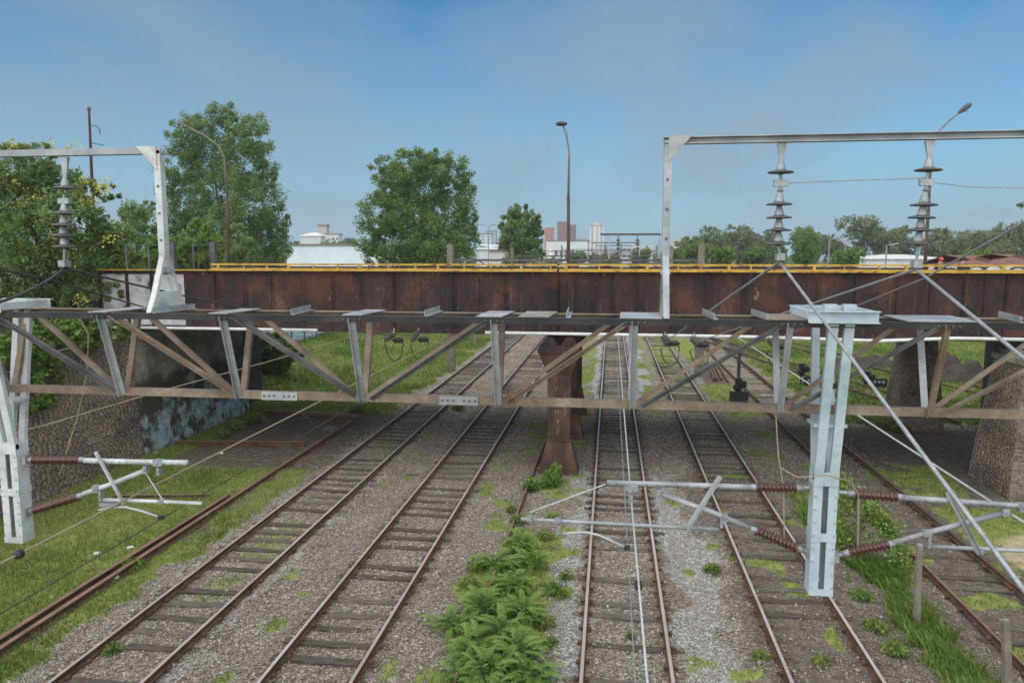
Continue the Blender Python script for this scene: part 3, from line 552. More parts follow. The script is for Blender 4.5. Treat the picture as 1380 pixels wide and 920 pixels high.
# steel columns under the gap
def column(y, label, s=1.0):
    x = -1.86; t = thing('steel_column', label, 'bridge column', (x, y, 0), 'riveted steel columns under the bridge gap')
    w0, d0 = .84, .62
    def fr(z0, wa, da, z1, wb, db): return MB().add([(x + i * wa / 2, y + j * da / 2, z0) for i, j in ((-1, -1), (1, -1), (1, 1), (-1, 1))] + [(x + i * wb / 2, y + j * db / 2, z1) for i, j in ((-1, -1), (1, -1), (1, 1), (-1, 1))], [(3, 2, 1, 0), (4, 5, 6, 7), (0, 1, 5, 4), (1, 2, 6, 5), (2, 3, 7, 6), (3, 0, 4, 7)])
    fr(1.25, w0, d0, 3.75, w0, d0).build('shaft', M['rust_red'], t)
    mb = MB()
    for i in (-1, 1): mb.box((x + i * (w0 / 2 - .05), y - d0 / 2 - .012, 2.5), (.1, .02, 2.5)); mb.box((x + i * (w0 / 2 + .012), y, 2.5), (.02, d0 * .9, 2.5))
    mb.build('corner_angle', M['rust_red'], t)
    fr(-.1, 1.55, 1.15, 1.22, .95, .72).build('base_flare', M['rust_red'], t)
    mb = MB(); mb.box((x, y, 1.27), (.98, .76, .07)); [mb.bar((x + i * .27, y - .60, .0), (x + i * .24, y - .385, 1.2), .07, .02, up=(0, 1, 0)) for i in (-1, 1)]; mb.build('base_band', M['rust_red'], t)
    mb = MB(); [mb.lathe((x + i * (.27 - .03 * k / 9), y - .60 + .215 * k / 9 - .004, .02 + 1.18 * k / 9), (0, -1, .2), [(0, .02), (.025, .008)], 5) for i in (-1, 1) for k in range(10)]
    [mb.lathe((x + i * (w0 / 2 - .05), y - d0 / 2 - .02, 1.4 + .13 * k), (0, -1, 0), [(0, .018), (.018, .008)], 5) for i in (-1, 1) for k in range(18)]; mb.build('rivets', M['rust_red'], t, kind='stuff')
    fr(3.75, w0, d0, 4.6, 1.52, .9).build('capital', M['rust_red'], t)
    mb = MB(); mb.box((x, y, 4.68), (1.62, 1.0, .14)); mb.box((x, y, 4.82), (1.5, .9, .12)); mb.build('cap_plate', M['rust'], t)
    for i in (-.38, .38): MB().prism((x + i, y - .35, 4.88), (x + i, y + .35, 4.88), [(-.33, 0), (.33, 0), (.12, .32), (-.12, .32)]).build('bearing', M['rust'], t)
    return t
c0 = column(YB0 - .12, 'front riveted rusty column with scratched pale marks, weeds at its foot')
column(33.2, 'middle rusty column, mostly hidden right behind the front column'); column(YB1, 'rearmost rusty column under the far girder')
mb = MB(); y0 = YB0 - .45; x = -1.86         # scratched marks on the front face
def strokes(cx, cz, segs, s=.16):
    for a, b, c_, d in segs: mb.bar((cx + a * s, y0, cz + b * s), (cx + c_ * s, y0, cz + d * s), .014, .006, up=(0, 1, 0))
strokes(x - .14, 3.15, [(0, 0, 0, 1), (0, 1, .7, 1)]); strokes(x - .12, 2.75, [(0, 0, 0, 1), (0, 1, .6, .8), (.6, .8, 0, .5)]); strokes(x - .13, 2.3, [(0, 0, 0, 1), (.7, 0, .7, 1), (0, .5, .7, .5)])
strokes(x - .1, 1.9, [(0, 1, .7, .8), (.7, .8, .1, .5), (.1, .5, .6, .1)]); strokes(x + .2, 2.2, [(0, 0, .3, 1), (.3, 1, 0, 2), (0, 2, .4, 3), (.4, 3, .1, 4)]); strokes(x - .1, 1.5, [(0, 1, .6, 1), (.6, 1, .2, 0)])
mb.build('scratched_marks', M['wire_tan'], c0)
# lattice brace between the columns
t = thing('lattice_brace', 'rusty lattice bracing between the columns low down', 'bracing', (-1.86, 30.5, .2))
for k in range(7):
    ya, yb = YB0 + .6 + k * .62, YB0 + .6 + (k + 1) * .62
    MB().bar((-1.7, ya, .5 if k % 2 else 2.2), (-1.7, yb, 2.2 if k % 2 else .5), .07, .03).build('lacing_bar', M['rust_red'], t)
mb = MB(); mb.bar((-1.7, YB0 + .55, 2.25), (-1.7, 32.9, 2.25), .09, .09); mb.bar((-1.7, YB0 + .55, .45), (-1.7, 32.9, .45), .09, .09); mb.build('chord', M['rust_red'], t)
# white pipes
mb = MB(); a, b = at(154, 444, Y=27.7), at(428, 445, Y=27.7); zp = 5.33
mb.tube([(a.x, 27.68, zp), (b.x, 27.68, zp)], .062, 10); o = mb.build('white_pipe', M['pipe'], None, True); tag(o, 'white pipe along the bottom of the left span near the abutment', 'pipe')
for px in (255, 275): pass
mb = MB(); a = at(654, 446, Y=27.7); mb.tube([(a.x, 27.68, zp), (5, 27.68, zp - .02), (9.5, 27.68, zp - .10), (12, 27.68, zp + .03), (19, 27.68, zp)], .062, 10); o = mb.build('white_pipe', M['pipe'], None, True); tag(o, 'long white pipe along the girder bottom from the column to the right edge', 'pipe')

# ------------------------------------------------------------------ overhead gantry
YM, YF, YK = 8.72, 8.35, 9.10
ZT, ZB = 7.57, 6.54
gan = thing('gantry_truss', 'triangular steel gantry truss spanning all tracks in front of the bridge', 'gantry', (-2.8, YM, ZB))
nodes = [at(px, py, Y=YM).x for px, py in ((168, 523), (325, 527), (490, 531), (672, 538), (852, 542), (1050, 548), (1250, 555))]
st = (nodes[-1] - nodes[0]) / 6; nodes = [nodes[0] - 2 * st, nodes[0] - st] + nodes + [nodes[-1] + st, nodes[-1] + 2 * st]
xa, xb = nodes[0], nodes[-1]; ic = 4
for y, fl, m_ in ((YF, 1, 'chord_dark'), (YK, -1, 'brown_steel')):
    mb = MB(); mb.box(((xa + xb) / 2, y, ZT - .031), (xb - xa, .012, .062)); mb.box(((xa + xb) / 2, y + fl * .05, ZT + .001), (xb - xa, .115, .012)); mb.build('top_chord', M[m_], gan)
mb = MB(); xl = nodes[1] - .05; mb.box(((xl + xb) / 2, YM - .04, ZB), (xb - xl, .012, .095)); mb.box(((xl + xb) / 2, YM, ZB + .04), (xb - xl, .09, .012)); mb.build('bottom_chord', M['brown_steel'], gan)
vert_m = {0: ('galv', 'brown_steel'), 1: ('galv', 'galv')}
for i, x in enumerate(nodes[1:-1], 1):
    for y, s, m_ in ((YF + .02, -1, 'galv' if i < 8 else 'brown_steel'), (YK - .02, 1, 'brown_steel' if i < 6 else 'galv')):
        MB().angle((x - .035 if s < 0 else x + .03, YM + s * .035, ZB - .04), (x - .035 if s < 0 else x + .03, y, ZT - .01), .075, .06, .01, up=(0, -1, 0) if s < 0 else (0, 1, 0)).build('vertical', M[m_], gan)
        tgt = nodes[i - 1] if i <= ic else None
        if i <= ic: p, q = (x - .10, YM + s * .04, ZB + .01), (nodes[i - 1] + .12, y, ZT - .03)
        else: p, q = (nodes[i - 1] + .10, YM + s * .04, ZB + .01), (x - .12, y, ZT - .03)
        MB().angle(p, q, .056, .056, .01, up=(0, -1, 0) if s < 0 else (0, 1, 0)).build('diagonal', M['brown_steel' if (s > 0 or i % 3 == 0) else 'dark_steel'], gan)
    if i == ic:
        MB().box((x, YM, ZB - .05), (.16, .16, .02)).build('node_plate', M['dark_steel'], gan)
def plate(px0, px1, mat, z=ZT + .014, name='gusset_plate'):
    xa_, xb_ = at(px0, 432, Y=YF).x, at(px1, 420, Y=YK).x; sh = .0
    MB().add([(xa_, YF - .01, z), (xb_ - .05, YF - .01, z), (xb_, YK + .01, z), (xa_ + .02, YK + .01, z), (xa_, YF - .01, z + .012), (xb_ - .05, YF - .01, z + .012), (xb_, YK + .01, z + .012), (xa_ + .02, YK + .01, z + .012)],
             [(3, 2, 1, 0), (4, 5, 6, 7), (0, 1, 5, 4), (1, 2, 6, 5), (2, 3, 7, 6), (3, 0, 4, 7)]).build(name, M[mat], gan)
for p0, p1, m_ in ((120, 200, 'galv'), (282, 352, 'galv'), (462, 520, 'galv'), (642, 694, 'galv'), (698, 752, 'concrete'), (835, 892, 'galv'), (1034, 1085, 'brown_steel'), (1222, 1282, 'galv')): plate(p0, p1, m_)
for pa_, pb_ in (((392, 424), (418, 415)), ((572, 426), (592, 416)), ((763, 428), (766, 418)), ((962, 428), (946, 418)), ((1034, 431), (1012, 418)), ((1375, 438), (1345, 428)), ((205, 420), (262, 413))):
    p, q = at(*pa_, Y=YF), at(*pb_, Y=YK); MB().angle((p.x, YF, ZT + .012), (q.x, YK, ZT + .012), .05, .07, .01).build('lacing_angle', M['galv'], gan)
def splice(px0, px1, py):
    a, b = at(px0, py, Y=YM - .06).x, at(px1, py, Y=YM - .06).x; o = MB().box(((a + b) / 2, YM - .053, ZB - .002), (b - a, .014, .105)).build('splice_plate', M['galv'], gan)
    mb = MB(); [mb.lathe((a + (b - a) * k, YM - .06, ZB), (0, -1, 0), [(0, .014), (.018, .012)], 6) for k in (.08, .22, .36, .64, .78, .92)]; mb.build('bolts', M['dark_steel'], o, kind='stuff')
splice(352, 400, 529); splice(592, 644, 535)
mb = MB(); [mb.lathe((x + q, YF - .006, ZT - .031), (0, -1, 0), [(0, .014), (.016, .012)], 6) for x in nodes[1:-1] for q in (-.1, -.03, .04, .11)]; mb.build('bolts', M['dark_steel'], gan, kind='stuff')
# portals above the gantry that carry the feeders
def portal(px, py, right, label, white):
    c = at(px, py, Y=YM); x = c.x; zt = at(897, 190, Y=YM).z; m_ = M['white_steel' if white else 'galv']
    t = thing('feeder_portal', label, 'portal frame', (x, YM, ZT)); s = 1 if right else -1
    zs = ZT + .62
    MB().prism((x, YM, zs - .05), (x, YM, zt), [(-.042, -.05), (.042, -.05), (.042, -.038), (-.032, -.038), (-.032, .038), (.042, .038), (.042, .05), (-.042, .05)], up=(0, 1, 0)).build('post', m_, t)
    for y in (YF + .03, YK - .03):
        MB().bar((x, y, ZT + .01), (x, YM + (.03 if y > YM else -.03), zs + .08), .07, .05, up=(0, 1, 0)).build('leg', m_, t)
    MB().box((x, YM, zs - .1), (.10, .22, .05)).build('collar', M['galv'], t)
    MB().add([(x - .03, YF - .02, ZT + .02), (x - .03, YK + .02, ZT + .02), (x - .03, YK - .12, ZT + .26), (x - .03, YF + .12, ZT + .26), (x + .03, YF - .02, ZT + .02), (x + .03, YK + .02, ZT + .02), (x + .03, YK - .12, ZT + .26), (x + .03, YF + .12, ZT + .26)], [(3, 2, 1, 0), (4, 5, 6, 7), (0, 1, 5, 4), (1, 2, 6, 5), (2, 3, 7, 6), (3, 0, 4, 7)]).build('base_plate', m_, t)
    L = 6.5; xe = x + s * L
    MB().prism((x - s * .05, YM, zt + .0), (xe, YM, zt + .0), [(-.05, -.04), (.05, -.04), (.05, -.03), (-.038, -.03), (-.038, .03), (.05, .03), (.05, .04), (-.05, .04)] if right else [(-.05, -.04), (.05, -.04), (.05, .04), (.038, .04), (.038, -.03), (-.038, -.03), (-.038, .04), (-.05, .04)]).build('beam', M['galv'], t)
    MB().prism((x, YM - .052, zt), (x, YM - .062, zt), [(0, .05), (-s * .26, .05), (0, -.24)] if True else [], up=(0, 0, 1)).build('corner_gusset', m_, t)
    mb = MB(); [mb.lathe((x, YM - .05, ZT + .9 + .33 * k), (0, -1, 0), [(0, .016), (.015, .014)], 6) for k in range(3)]; mb.build('bolts', M['dark_steel'], t, kind='stuff')
    return t, zt
_, ZP = portal(898, 300, True, 'tall grey portal frame standing on the gantry at right, carrying two insulator strings', False)
portal(219, 300, False, 'white portal frame standing on the gantry at left in front of the trees', True)
# suspension strings
def string(top, discs, clampy, tip, label, foot):
    x = at(top[0], top[1], Y=YM).x; t = thing('insulator_string', label, 'insulator', (x, YM, at(*foot, Y=YM).z), 'suspension insulator strings')
    p1 = at(*tip, Y=YM); MB().prism((x, YM, ZP - .05), p1, [(-.05, -.02), (.05, -.02), (.05, .02), (-.05, .02)], up=(0, 1, 0), prof1=[(-.022, -.012), (.022, -.012), (.022, .012), (-.022, .012)]).build('hanger', M['galv'], t)
    prev = p1
    for px, py in discs:
        c = at(px, py, Y=YM); ax = V((c.x - prev.x, 0, c.z - prev.z)).normalized(); ax = -V((0, 0, 1)) * .7 + ax * .3; ax.normalize(); b0 = c - ax * .135
        MB().lathe(b0, ax, [(-.02, .018), (.0, .024), (.03, .036), (.085, .050), (.10, .052), (.115, .045)], 14).build('cap', M['zinc'], t, True)
        d = MB().lathe(c - ax * .03, ax, [(-.004, .048), (.008, .09), (.016, .13), (.024, .142), (.032, .138), (.030, .10), (.036, .07), (.03, .04), (.05, .026)], 20).build('disc', M['grey_porcelain'], t, True)
        MB().tube([c, c + ax * .05], .016, 8).build('pin', M['zinc'], t); prev = c
    c = at(*clampy, Y=YM); mb = MB(); mb.box((c.x, YM, c.z), (.15, .06, .07)); mb.tube([(c.x, YM, c.z + .08), (c.x, YM, c.z - .10)], .02, 8); mb.lathe((c.x, YM, c.z - .06), (0, 0, -1), [(0, .02), (.02, .04), (.04, .02)], 10); mb.build('wire_clamp', M['zinc'], t)
    c = at(*foot, Y=YM); mb = MB(); mb.tube([prev, c], .017, 8); mb.box((c.x, YM, c.z), (.09, .12, .08)); mb.build('foot_clamp', M['wire_grey'], t)
    return t
string((1054, 190), [(1052, 233), (1050, 276), (1050, 294), (1049, 311), (1049, 329)], (1052, 247), (1053, 216), 'insulator string nearer the portal post, hanging straight', (1051, 346))
string((1253, 190), [(1251, 230), (1245, 277), (1242, 294), (1240, 311), (1237, 329)], (1249, 246), (1253, 214), 'insulator string at the right edge, leaning to the left', (1235, 356))
string((88, 220), [(88, 254), (87, 288), (86, 304), (86, 318), (87, 333)], (87, 271), (88, 240), 'insulator string on the left portal against the yellow-flowered tree', (87, 355))
# drop posts
def drop_post(px, label, mat, zb=4.36):
    X0 = at(px, 650, Y=YM).x; t = thing('drop_post', label, 'drop post', (X0, YM, zb), 'drop posts under the gantry'); zj = 5.75; m_ = M[mat]
    CH = [(-.05, -.1), (.05, -.1), (.05, -.086), (-.036, -.086), (-.036, .086), (.05, .086), (.05, .1), (-.05, .1)]
    for s in (-1, 1):
        MB().prism((X0 + s * .083, YM, zb), (X0 + s * .083, YM, zj + .05), CH if s > 0 else [(-a, b) for a, b in CH][::-1], up=(0, 1, 0)).build('channel', m_, t)
        MB().prism((X0 + s * .083, YM - .07, zj - .02), (X0 + s * .083, YF + .02, ZT - .02), [(-.05, -.03), (.05, -.03), (.05, .03), (-.05, .03)], up=(0, -1, 0)).build('front_leg', m_, t)
        MB().prism((X0 + s * .083, YM + .07, zj - .02), (X0 + s * .083, YK - .02, ZT - .02), [(-.042, -.03), (.042, -.03), (.042, .03), (-.042, .03)], up=(0, 1, 0)).build('back_leg', m_, t)
    for z, h in ((zb + .04, .08), (zb + .70, .10), (zj, .16)):
        for y in (YM - .106, YM + .106): MB().box((X0, y, z), (.272, .012, h)).build('batten_plate', m_, t)
    MB().box((X0, YM, 6.38), (.36, .30, .035)).build('tie_plate', m_, t)
    for y in (YF - .04, YK + .04):
        mb = MB(); mb.box((X0, y, ZT + .06), (.72, .012, .13)); mb.box((X0, y - .03 if y < YM else y + .03, ZT + .12), (.72, .07, .012)); mb.box((X0, y - .03 if y < YM else y + .03, ZT + .0), (.72, .07, .012)); mb.build('clamp_channel', m_, t)
    for s in (-1, 1): MB().box((X0 + s * .33, YM, ZT + .075), (.05, YK - YF + .0, .09)).build('clamp_arm', m_, t)
    for s in (-1, 1): MB().box((X0 + s * .10, YF + .12, ZT + .13), (.13, .1, .11)).build('clamp_lug', m_, t)
    mb = MB(); [mb.lathe((X0 + s * .11, YM - .112, zb + .1 + .155 * k), (0, -1, 0), [(0, .01), (.01, .009)], 6) for s in (-1, 1) for k in range(8)]; mb.build('bolts', M['galv'], t, kind='stuff')
    return X0
XR = drop_post(1110, 'grey-blue drop post in the centre-right, hanging below the gantry', 'paint_grey'); XL = drop_post(21, 'white drop post at the left edge, hanging below the gantry', 'white_steel', 4.45)
# cantilevers
def insulator(p, q, r, t, mats=('porcelain', 'zinc'), n=None):
    p, q = V(p), V(q); d = q - p; L = d.length; ax = d / L; n = n or max(6, int(L / .045)); prof = [(0, r * .5)]
    for k in range(n):
        a = L * (k + .15) / n; w_ = L / n; rr = r * (1 if k % 2 == 0 else .9); prof += [(a, r * .58), (a + w_ * .35, rr), (a + w_ * .55, rr * .97), (a + w_ * .72, r * .58)]
    prof += [(L, r * .5)]
    o = MB().lathe(p, ax, prof, 16).build('insulator', M[mats[0]], t, True)
    MB().lathe(p - ax * .07, ax, [(0, .032), (.05, .038), (.085, .045)], 12).build('end_fitting', M[mats[1]], o, True); MB().lathe(q - ax * .015, ax, [(0, .045), (.035, .038), (.08, .032)], 12).build('end_fitting', M[mats[1]], o, True); return o
def P(px, py): return at(px, py, Y=YM)
def cantilever(label, X0, mast_top, ins_top, tube_top, mast_low, ins_low, tube_low, reg, brace, steady, rod=None, clamps=(), mtl='galv', group='overhead line cantilevers'):
    b = P(*mast_low); t = thing('cantilever', label, 'cantilever', tuple(b), group); m_ = M[mtl]
    for mm_, ii in ((mast_top, ins_top), (mast_low, ins_low)):
        a, c = P(*mm_), P(*ii[0]); mb = MB(); mb.tube([a, c], .024, 8); mb.box(tuple(a), (.06, .10, .12)); mb.build('hinge', M['zinc'], t); insulator(P(*ii[0]), P(*ii[1]), .066, t)
    o = MB().tube([P(*q) for q in tube_top], .034, 10).build('top_tube', m_, t, True)
    mb = MB(); a, c = P(*tube_top[0]), P(*tube_top[-1]); [mb.lathe(a + (c - a) * (k / 14) + V((0, -.030, -.006)), (0, -1, 0), [(0, .009), (.008, .008)], 6) for k in range(2, 14)]; mb.build('pin_holes', M['dark_steel'], o, kind='stuff')
    MB().tube([P(*q) for q in tube_low], .032, 10).build('bracket_tube', m_, t, True)
    MB().tube([P(*q) for q in reg], .024, 10).build('registration_tube', m_, t, True)
    a, c = P(*brace[0]), P(*brace[1]); MB().angle(a + V((0, -.045, 0)), c + V((0, -.045, 0)), .05, .045, .008, up=(0, -1, 0)).build('brace', m_, t)
    if steady:
        pts = [P(*q) for q in steady]; MB().tube(pts, .014, 8).build('steady_arm', M['wire_white'], t, True); MB().box(tuple(pts[-1]), (.07, .05, .05)).build('contact_clip', M['black'], t)
    if rod: MB().tube([P(*q) for q in rod], .008, 6).build('stay_rod', M['wire_white'], t)
    for (cx, cy, w_, h_) in clamps:
        c = P(cx, cy); mb = MB(); mb.box(tuple(c), (w_, .085, h_)); mb.lathe(c + V((0, -.04, 0)), (0, -1, 0), [(0, .015), (.02, .012)], 6); mb.build('tube_clamp', M['zinc'], t)
    return t
cantilever('cantilever arms on the left side of the grey drop post, over the middle track', XR, (1094, 657), ((1074, 657), (1018, 656)), [(1010, 656), (980, 655), (818, 650)], (1090, 744), ((1075, 738), (1018, 714)), [(1010, 711), (960, 690), (890, 665)],
           [(702, 699), (968, 713)], ((972, 641), (927, 711)), [(757, 719), (775, 717), (792, 717), (808, 721), (845, 738)], [(714, 690), (816, 652)], [(851, 655, .15, .085), (850, 672, .05, .12), (752, 701, .07, .06), (753, 712, .05, .12), (714, 698, .06, .07), (977, 697, .06, .08), (972, 703, .035, .12), (888, 662, .05, .06), (927, 711, .05, .05)])
cantilever('cantilever arms on the right side of the grey drop post, over the right track', XR, (1126, 662), ((1150, 665), (1210, 669)), [(1216, 670), (1300, 676), (1385, 682), (1430, 685)], (1126, 749), ((1143, 744), (1198, 733)), [(1204, 731), (1255, 716), (1356, 690)],
           [(1252, 736), (1390, 742), (1440, 745)], ((1277, 660), (1320, 743)), None, None, [(1354, 689, .07, .09), (1249, 718, .08, .06), (1251, 729, .03, .13), (1377, 683, .08, .09), (1320, 741, .05, .06)])
cantilever('cantilever arms on the white left drop post, over grass', XL, (35, 619), ((44, 619), (108, 619)), [(114, 620), (180, 622), (253, 623)], (36, 690), ((45, 687), (106, 668)), [(112, 665), (150, 652), (197, 633)],
           [(138, 673), (200, 675), (272, 678)], ((134, 606), (172, 676)), [(133, 687), (150, 683), (170, 683), (190, 688), (217, 697)], [(197, 638), (219, 673)], [(214, 623, .12, .08), (215, 634, .04, .11), (197, 632, .05, .10), (130, 658, .08, .09), (137, 667, .03, .14), (148, 679, .24, .05), (218, 675, .07, .05)], 'white_steel')
# ------------------------------------------------------------------ wires
def wire(name, pts, r, mat, label, sag=0.0, n=24, cat='wire', par=None):
    pts = [V(p) for p in pts]; out = []
    for i in range(len(pts) - 1):
        k0 = 0 if i == 0 else 1
        for k in range(k0, n + 1):
            f = k / n; q = pts[i].lerp(pts[i + 1], f); q.z -= sag * 4 * f * (1 - f); out.append(q)
    o = MB().tube(out, r, 6).build(name, M[mat], par, True)
    return tag(o, label, cat) if par is None else o
def along(px, py, Y0, Y1, dz0=0, dz1=0): p = P(px, py); return [(p.x, Y0, p.z + dz0), (p.x, YM, p.z), (p.x, Y1, p.z + dz1)]
o = wire('messenger_wire', along(851, 676, 1.5, 80, .15, -.1), .0095, 'wire_white', 'pale sleeved overhead wire above the middle track')
p = P(851, 676)
for y, l in ((6.35, .12), (15, .1), (24, .1)): MB().lathe((p.x, y, p.z + .05 * (8.7 - y) / 7 + .0), (0, 1, 0), [(0, .02), (.02, .034), (.1, .034), (.12, .02)], 10).build('sleeve_joint', M['black'], o)
o = wire('contact_wire', along(846, 740, 1.5, 80, 0, 0), .006, 'wire_grey', 'thin contact wire above the middle track, left of the pale sleeved wire'); q = P(846, 740)
for y in (13, 17, 22, 27): MB().tube([(q.x, y, q.z), (p.x, y, p.z)], .004, 5).build('dropper', M['wire_dark'], o)
o = wire('messenger_wire', along(180, 668, 1.0, 80, .0, .0), .012, 'wire_tan', 'tan overhead wire running under the white left cantilever', 0); p = P(180, 668); y = 6.75
MB().lathe((p.x, y, p.z), (0, 1, 0), [(0, .02), (.02, .05), (.08, .05), (.10, .02)], 10).build('joint_ball', M['black'], o)
p2 = P(217, 699); o2 = wire('contact_wire', along(217, 699, 1.0, 80), .007, 'wire_dark', 'dark contact wire at the tip of the white left steady arm')
MB().tube([(p2.x, 6.8, p2.z), (p.x, 6.8, p.z)], .005, 5).build('dropper', M['wire_dark'], o2)
for y in (14, 20): MB().tube([(p2.x, y, p2.z), (p.x, y, p.z)], .004, 5).build('dropper', M['wire_dark'], o2)
a = at(60, 573, X=-9.6); b = at(205, 530, X=-9.6); c = at(380, 482, X=-9.6)
wire('messenger_wire', [(-9.6, 5, a.z + .25), a, b, c, (-9.6, 80, 5.0)], .013, 'wire_tan', 'tan overhead wire crossing in front of the abutment at left', 0, 8)
wire('contact_wire', [(-9.6, 5, 4.75), (-9.6, 80, 4.7)], .006, 'wire_dark', 'thin dark wire low over the farthest left track')
p = at(1330, 672, X=4.5); o = wire('messenger_wire', [(4.5, 1, p.z + .1), p, (4.5, 34, p.z - .05), (4.5, 80, 5.1)], .014, 'wire_white', 'pale sleeved overhead wire passing behind the right cantilever')
o2 = wire('contact_wire', [(4.4, 1, 4.75), (4.4, 80, 4.75)], .006, 'wire_dark', 'thin dark contact wire below the right pale wire')
for y in (9.6, 11.5, 14, 18): MB().tube([(4.4, y, 4.75), (4.5, y, p.z)], .004, 5).build('dropper', M['wire_dark'], o2)
# feeders: from the strings back under the bridge, and towards the camera
def feeder(foot, back, Yb, front, Yf, label, r=.016, mat='wire_grey', sag=.05):
    f = at(*foot, Y=YM); f.z -= .04; bk = at(*back, Y=Yb); fr = at(*front, Y=Yf); ext = fr + (fr - f) * .5
    wire('feeder_cable', [tuple(bk), tuple(f), tuple(ext)], r, mat, label, sag, 20, 'cable')
UI = {}
def spool(px, py, dx, dy, label, L=.34):
    c = at(px, py, Y=27.2); t = thing('strain_insulator', label, 'insulator', tuple(c), 'dark strain insulators hanging under the bridge'); d = V((dx, .25, dy)).normalized() * L / 2
    insulator(c - d, c + d, .16, t, ('grey_porcelain', 'black'), 5); c2 = c + V((.3, .12, -.14)); insulator(c2 - V((.16, .02, 0)), c2 + V((.16, .02, .01)), .13, t, ('black', 'black'), 4)
    mb = MB(); mb.tube([c - d * 1.2, c + V((-.18, 0, -.35)), c + V((-.05, 0, -.75)), c + V((.2, 0, -.95)), c + V((.45, 0, -.75)), c + V((.5, .1, -.3)), c2 + V((.17, 0, 0))], .022, 6); mb.build('jumper_loop', M['black'], t, True)
    MB().tube([c + d, (c.x + .02, 27.75, ZG0 + .15)], .025, 6).build('hanger_rod', M['galv'], t); return c
spool(525, 454, .8, .45, 'dark strain insulator with looped jumper under the left span, left one'); spool(559, 453, .5, .8, 'dark strain insulator with looped jumper under the left span, right one')
spool(897, 458, -.35, .8, 'dark strain insulator under the right span, left one, above the track'); spool(937, 460, -.6, .7, 'dark strain insulator under the right span, beside the white pipe hanger')
spool(1041, 462, -.6, .6, 'dark strain insulator partly hidden behind a gantry upright')
feeder((1051, 348), (900, 458), 27.1, (1380, 795), 4.6, 'grey feeder cable from the straight insulator string, crossing in front of the drop post', .017, 'wire_grey', 0)
feeder((1235, 358), (938, 461), 27.1, (1380, 483), 6.2, 'grey feeder cable from the leaning insulator string towards the right edge', .017, 'wire_grey', 0)
feeder((1246, 370), (1043, 458), 27.1, (1380, 300), 5.5, 'thin pale cable crossing behind the leaning insulator string', .009, 'wire_grey', 0)
feeder((87, 357), (527, 452), 27.1, (0, 394), 6.5, 'dark feeder cable from the left insulator string', .016, 'wire_dark', .1)
wire('feeder_cable', [at(-30, 358, Y=7.6), at(60, 375, Y=9), at(250, 430, Y=18), at(560, 452, Y=27.1)], .014, 'wire_dark', 'dark cable passing below the left insulator string', 0, 10, 'cable')
wire('earth_wire', [at(1055, 247, Y=YM), at(1150, 243, Y=YM - .01), at(1248, 240, Y=YM)], .006, 'wire_grey', 'thin wire strung between the two right insulator strings', 0, 10)
wire('earth_wire', [at(1250, 245, Y=YM), at(1310, 252, Y=YM + .02), at(1420, 254, Y=YM)], .006, 'wire_grey', 'thin wire running from the leaning insulator string to the right edge', 0, 10)
wire('guy_wire', [at(1170, 432, Y=YK), at(1130, 415, Y=11), at(1060, 428, Y=YK)], .022, 'brown_steel', 'bent brown bar lying over the gantry behind the drop post clamp', 0, 6, 'bar')
wire('hanging_cable', [at(108, 430, Y=YK), at(119, 450, Y=YK), at(118, 500, Y=YK), at(105, 560, Y=YK), at(80, 640, Y=YK - .1)], .007, 'wire_tan', 'thin loose cable dangling from the gantry at left', 0, 6, 'cable')
wire('hanging_cable', [at(1045, 550, Y=YM), at(1049, 615, Y=YM), at(1056, 655, Y=YM), at(1057, 740, Y=YM)], .008, 'wire_tan', 'loose cable hanging from the gantry onto the left insulator of the grey post', 0, 6, 'cable')
wire('hanging_cable', [at(1052, 630, Y=YM - .1), at(1075, 643, Y=YM - .15), at(1115, 640, Y=YM - .16), at(1145, 648, Y=YM - .12), at(1157, 665, Y=YM - .09), at(1156, 740, Y=YM - .09)], .007, 'wire_tan', 'loose cable looped around the front of the grey drop post', 0, 6, 'cable')
# ------------------------------------------------------------------ lamps, masts, far gantries
def lamp(pts, Y, base_z, label, r0=.10, disc=False):
    q = [at(*p, Y=Y) for p in pts]; b = V((q[0].x, Y, base_z)); t = thing('street_lamp', label, 'street lamp', tuple(b), 'street lamps on the bridge')
    rr = [r0] + [r0 * (.9 - .5 * i / len(q)) for i in range(len(q))]
    k = max(2, len(q) // 2); MB().tube([b] + q[:2], [r0, r0, r0 * .9], 8).build('lower_pole', M['rust_red'], t, True); MB().tube(q[1:], [r0 * .75] + [r0 * .5] * (len(q) - 2), 8).build('upper_pole', M['conc_post'], t, True)
    e = q[-1]; d = (q[-1] - q[-2]).normalized()
    if disc: MB().lathe(e + V((-.05, 0, .16)), (0, 0, -1), [(0, .04), (.03, .2), (.09, .30), (.15, .30), (.2, .24), (.22, .05)], 16).build('lamp_head', M['dark_steel'], t, True)
    else:
        o = MB().lathe(e - d * .1, d, [(0, .05), (.12, .09), (.4, .13), (.62, .12), (.72, .03)], 10).build('lamp_head', M['dark_steel'], t, True); MB().lathe(e + d * .3 + V((0, 0, -.08)), (0, 0, -1), [(0, .1), (.06, .09), (.1, .03)], 10).build('lens', M['galv'], o, True)
YL = YB1 + .7
lamp([(308, 350), (306, 268), (302, 210), (292, 195), (275, 182), (252, 171)], YL, 6.4, 'street lamp with curved arm in front of the left poplar', .09)
lamp([(766, 350), (766, 265), (767, 205), (763, 180), (758, 168)], YL, 6.4, 'tall street lamp standing alone above the column, rusty lower pole', .09, True)
lamp([(1247, 350), (1252, 270), (1256, 195), (1262, 180), (1280, 162), (1294, 151)], YL, 6.4, 'street lamp rising behind the leaning insulator string at right', .085)
p = at(127, 320, Y=46); q = at(120, 150, Y=46); t = thing('tall_mast', 'tall thin rusty mast with two short arms behind the flowering tree', 'mast', (p.x, 46, 4.3)); MB().tube([(p.x, 46, 4.3), p, q], [.16, .13, .07], 8).build('pole', M['rust_red'], t)
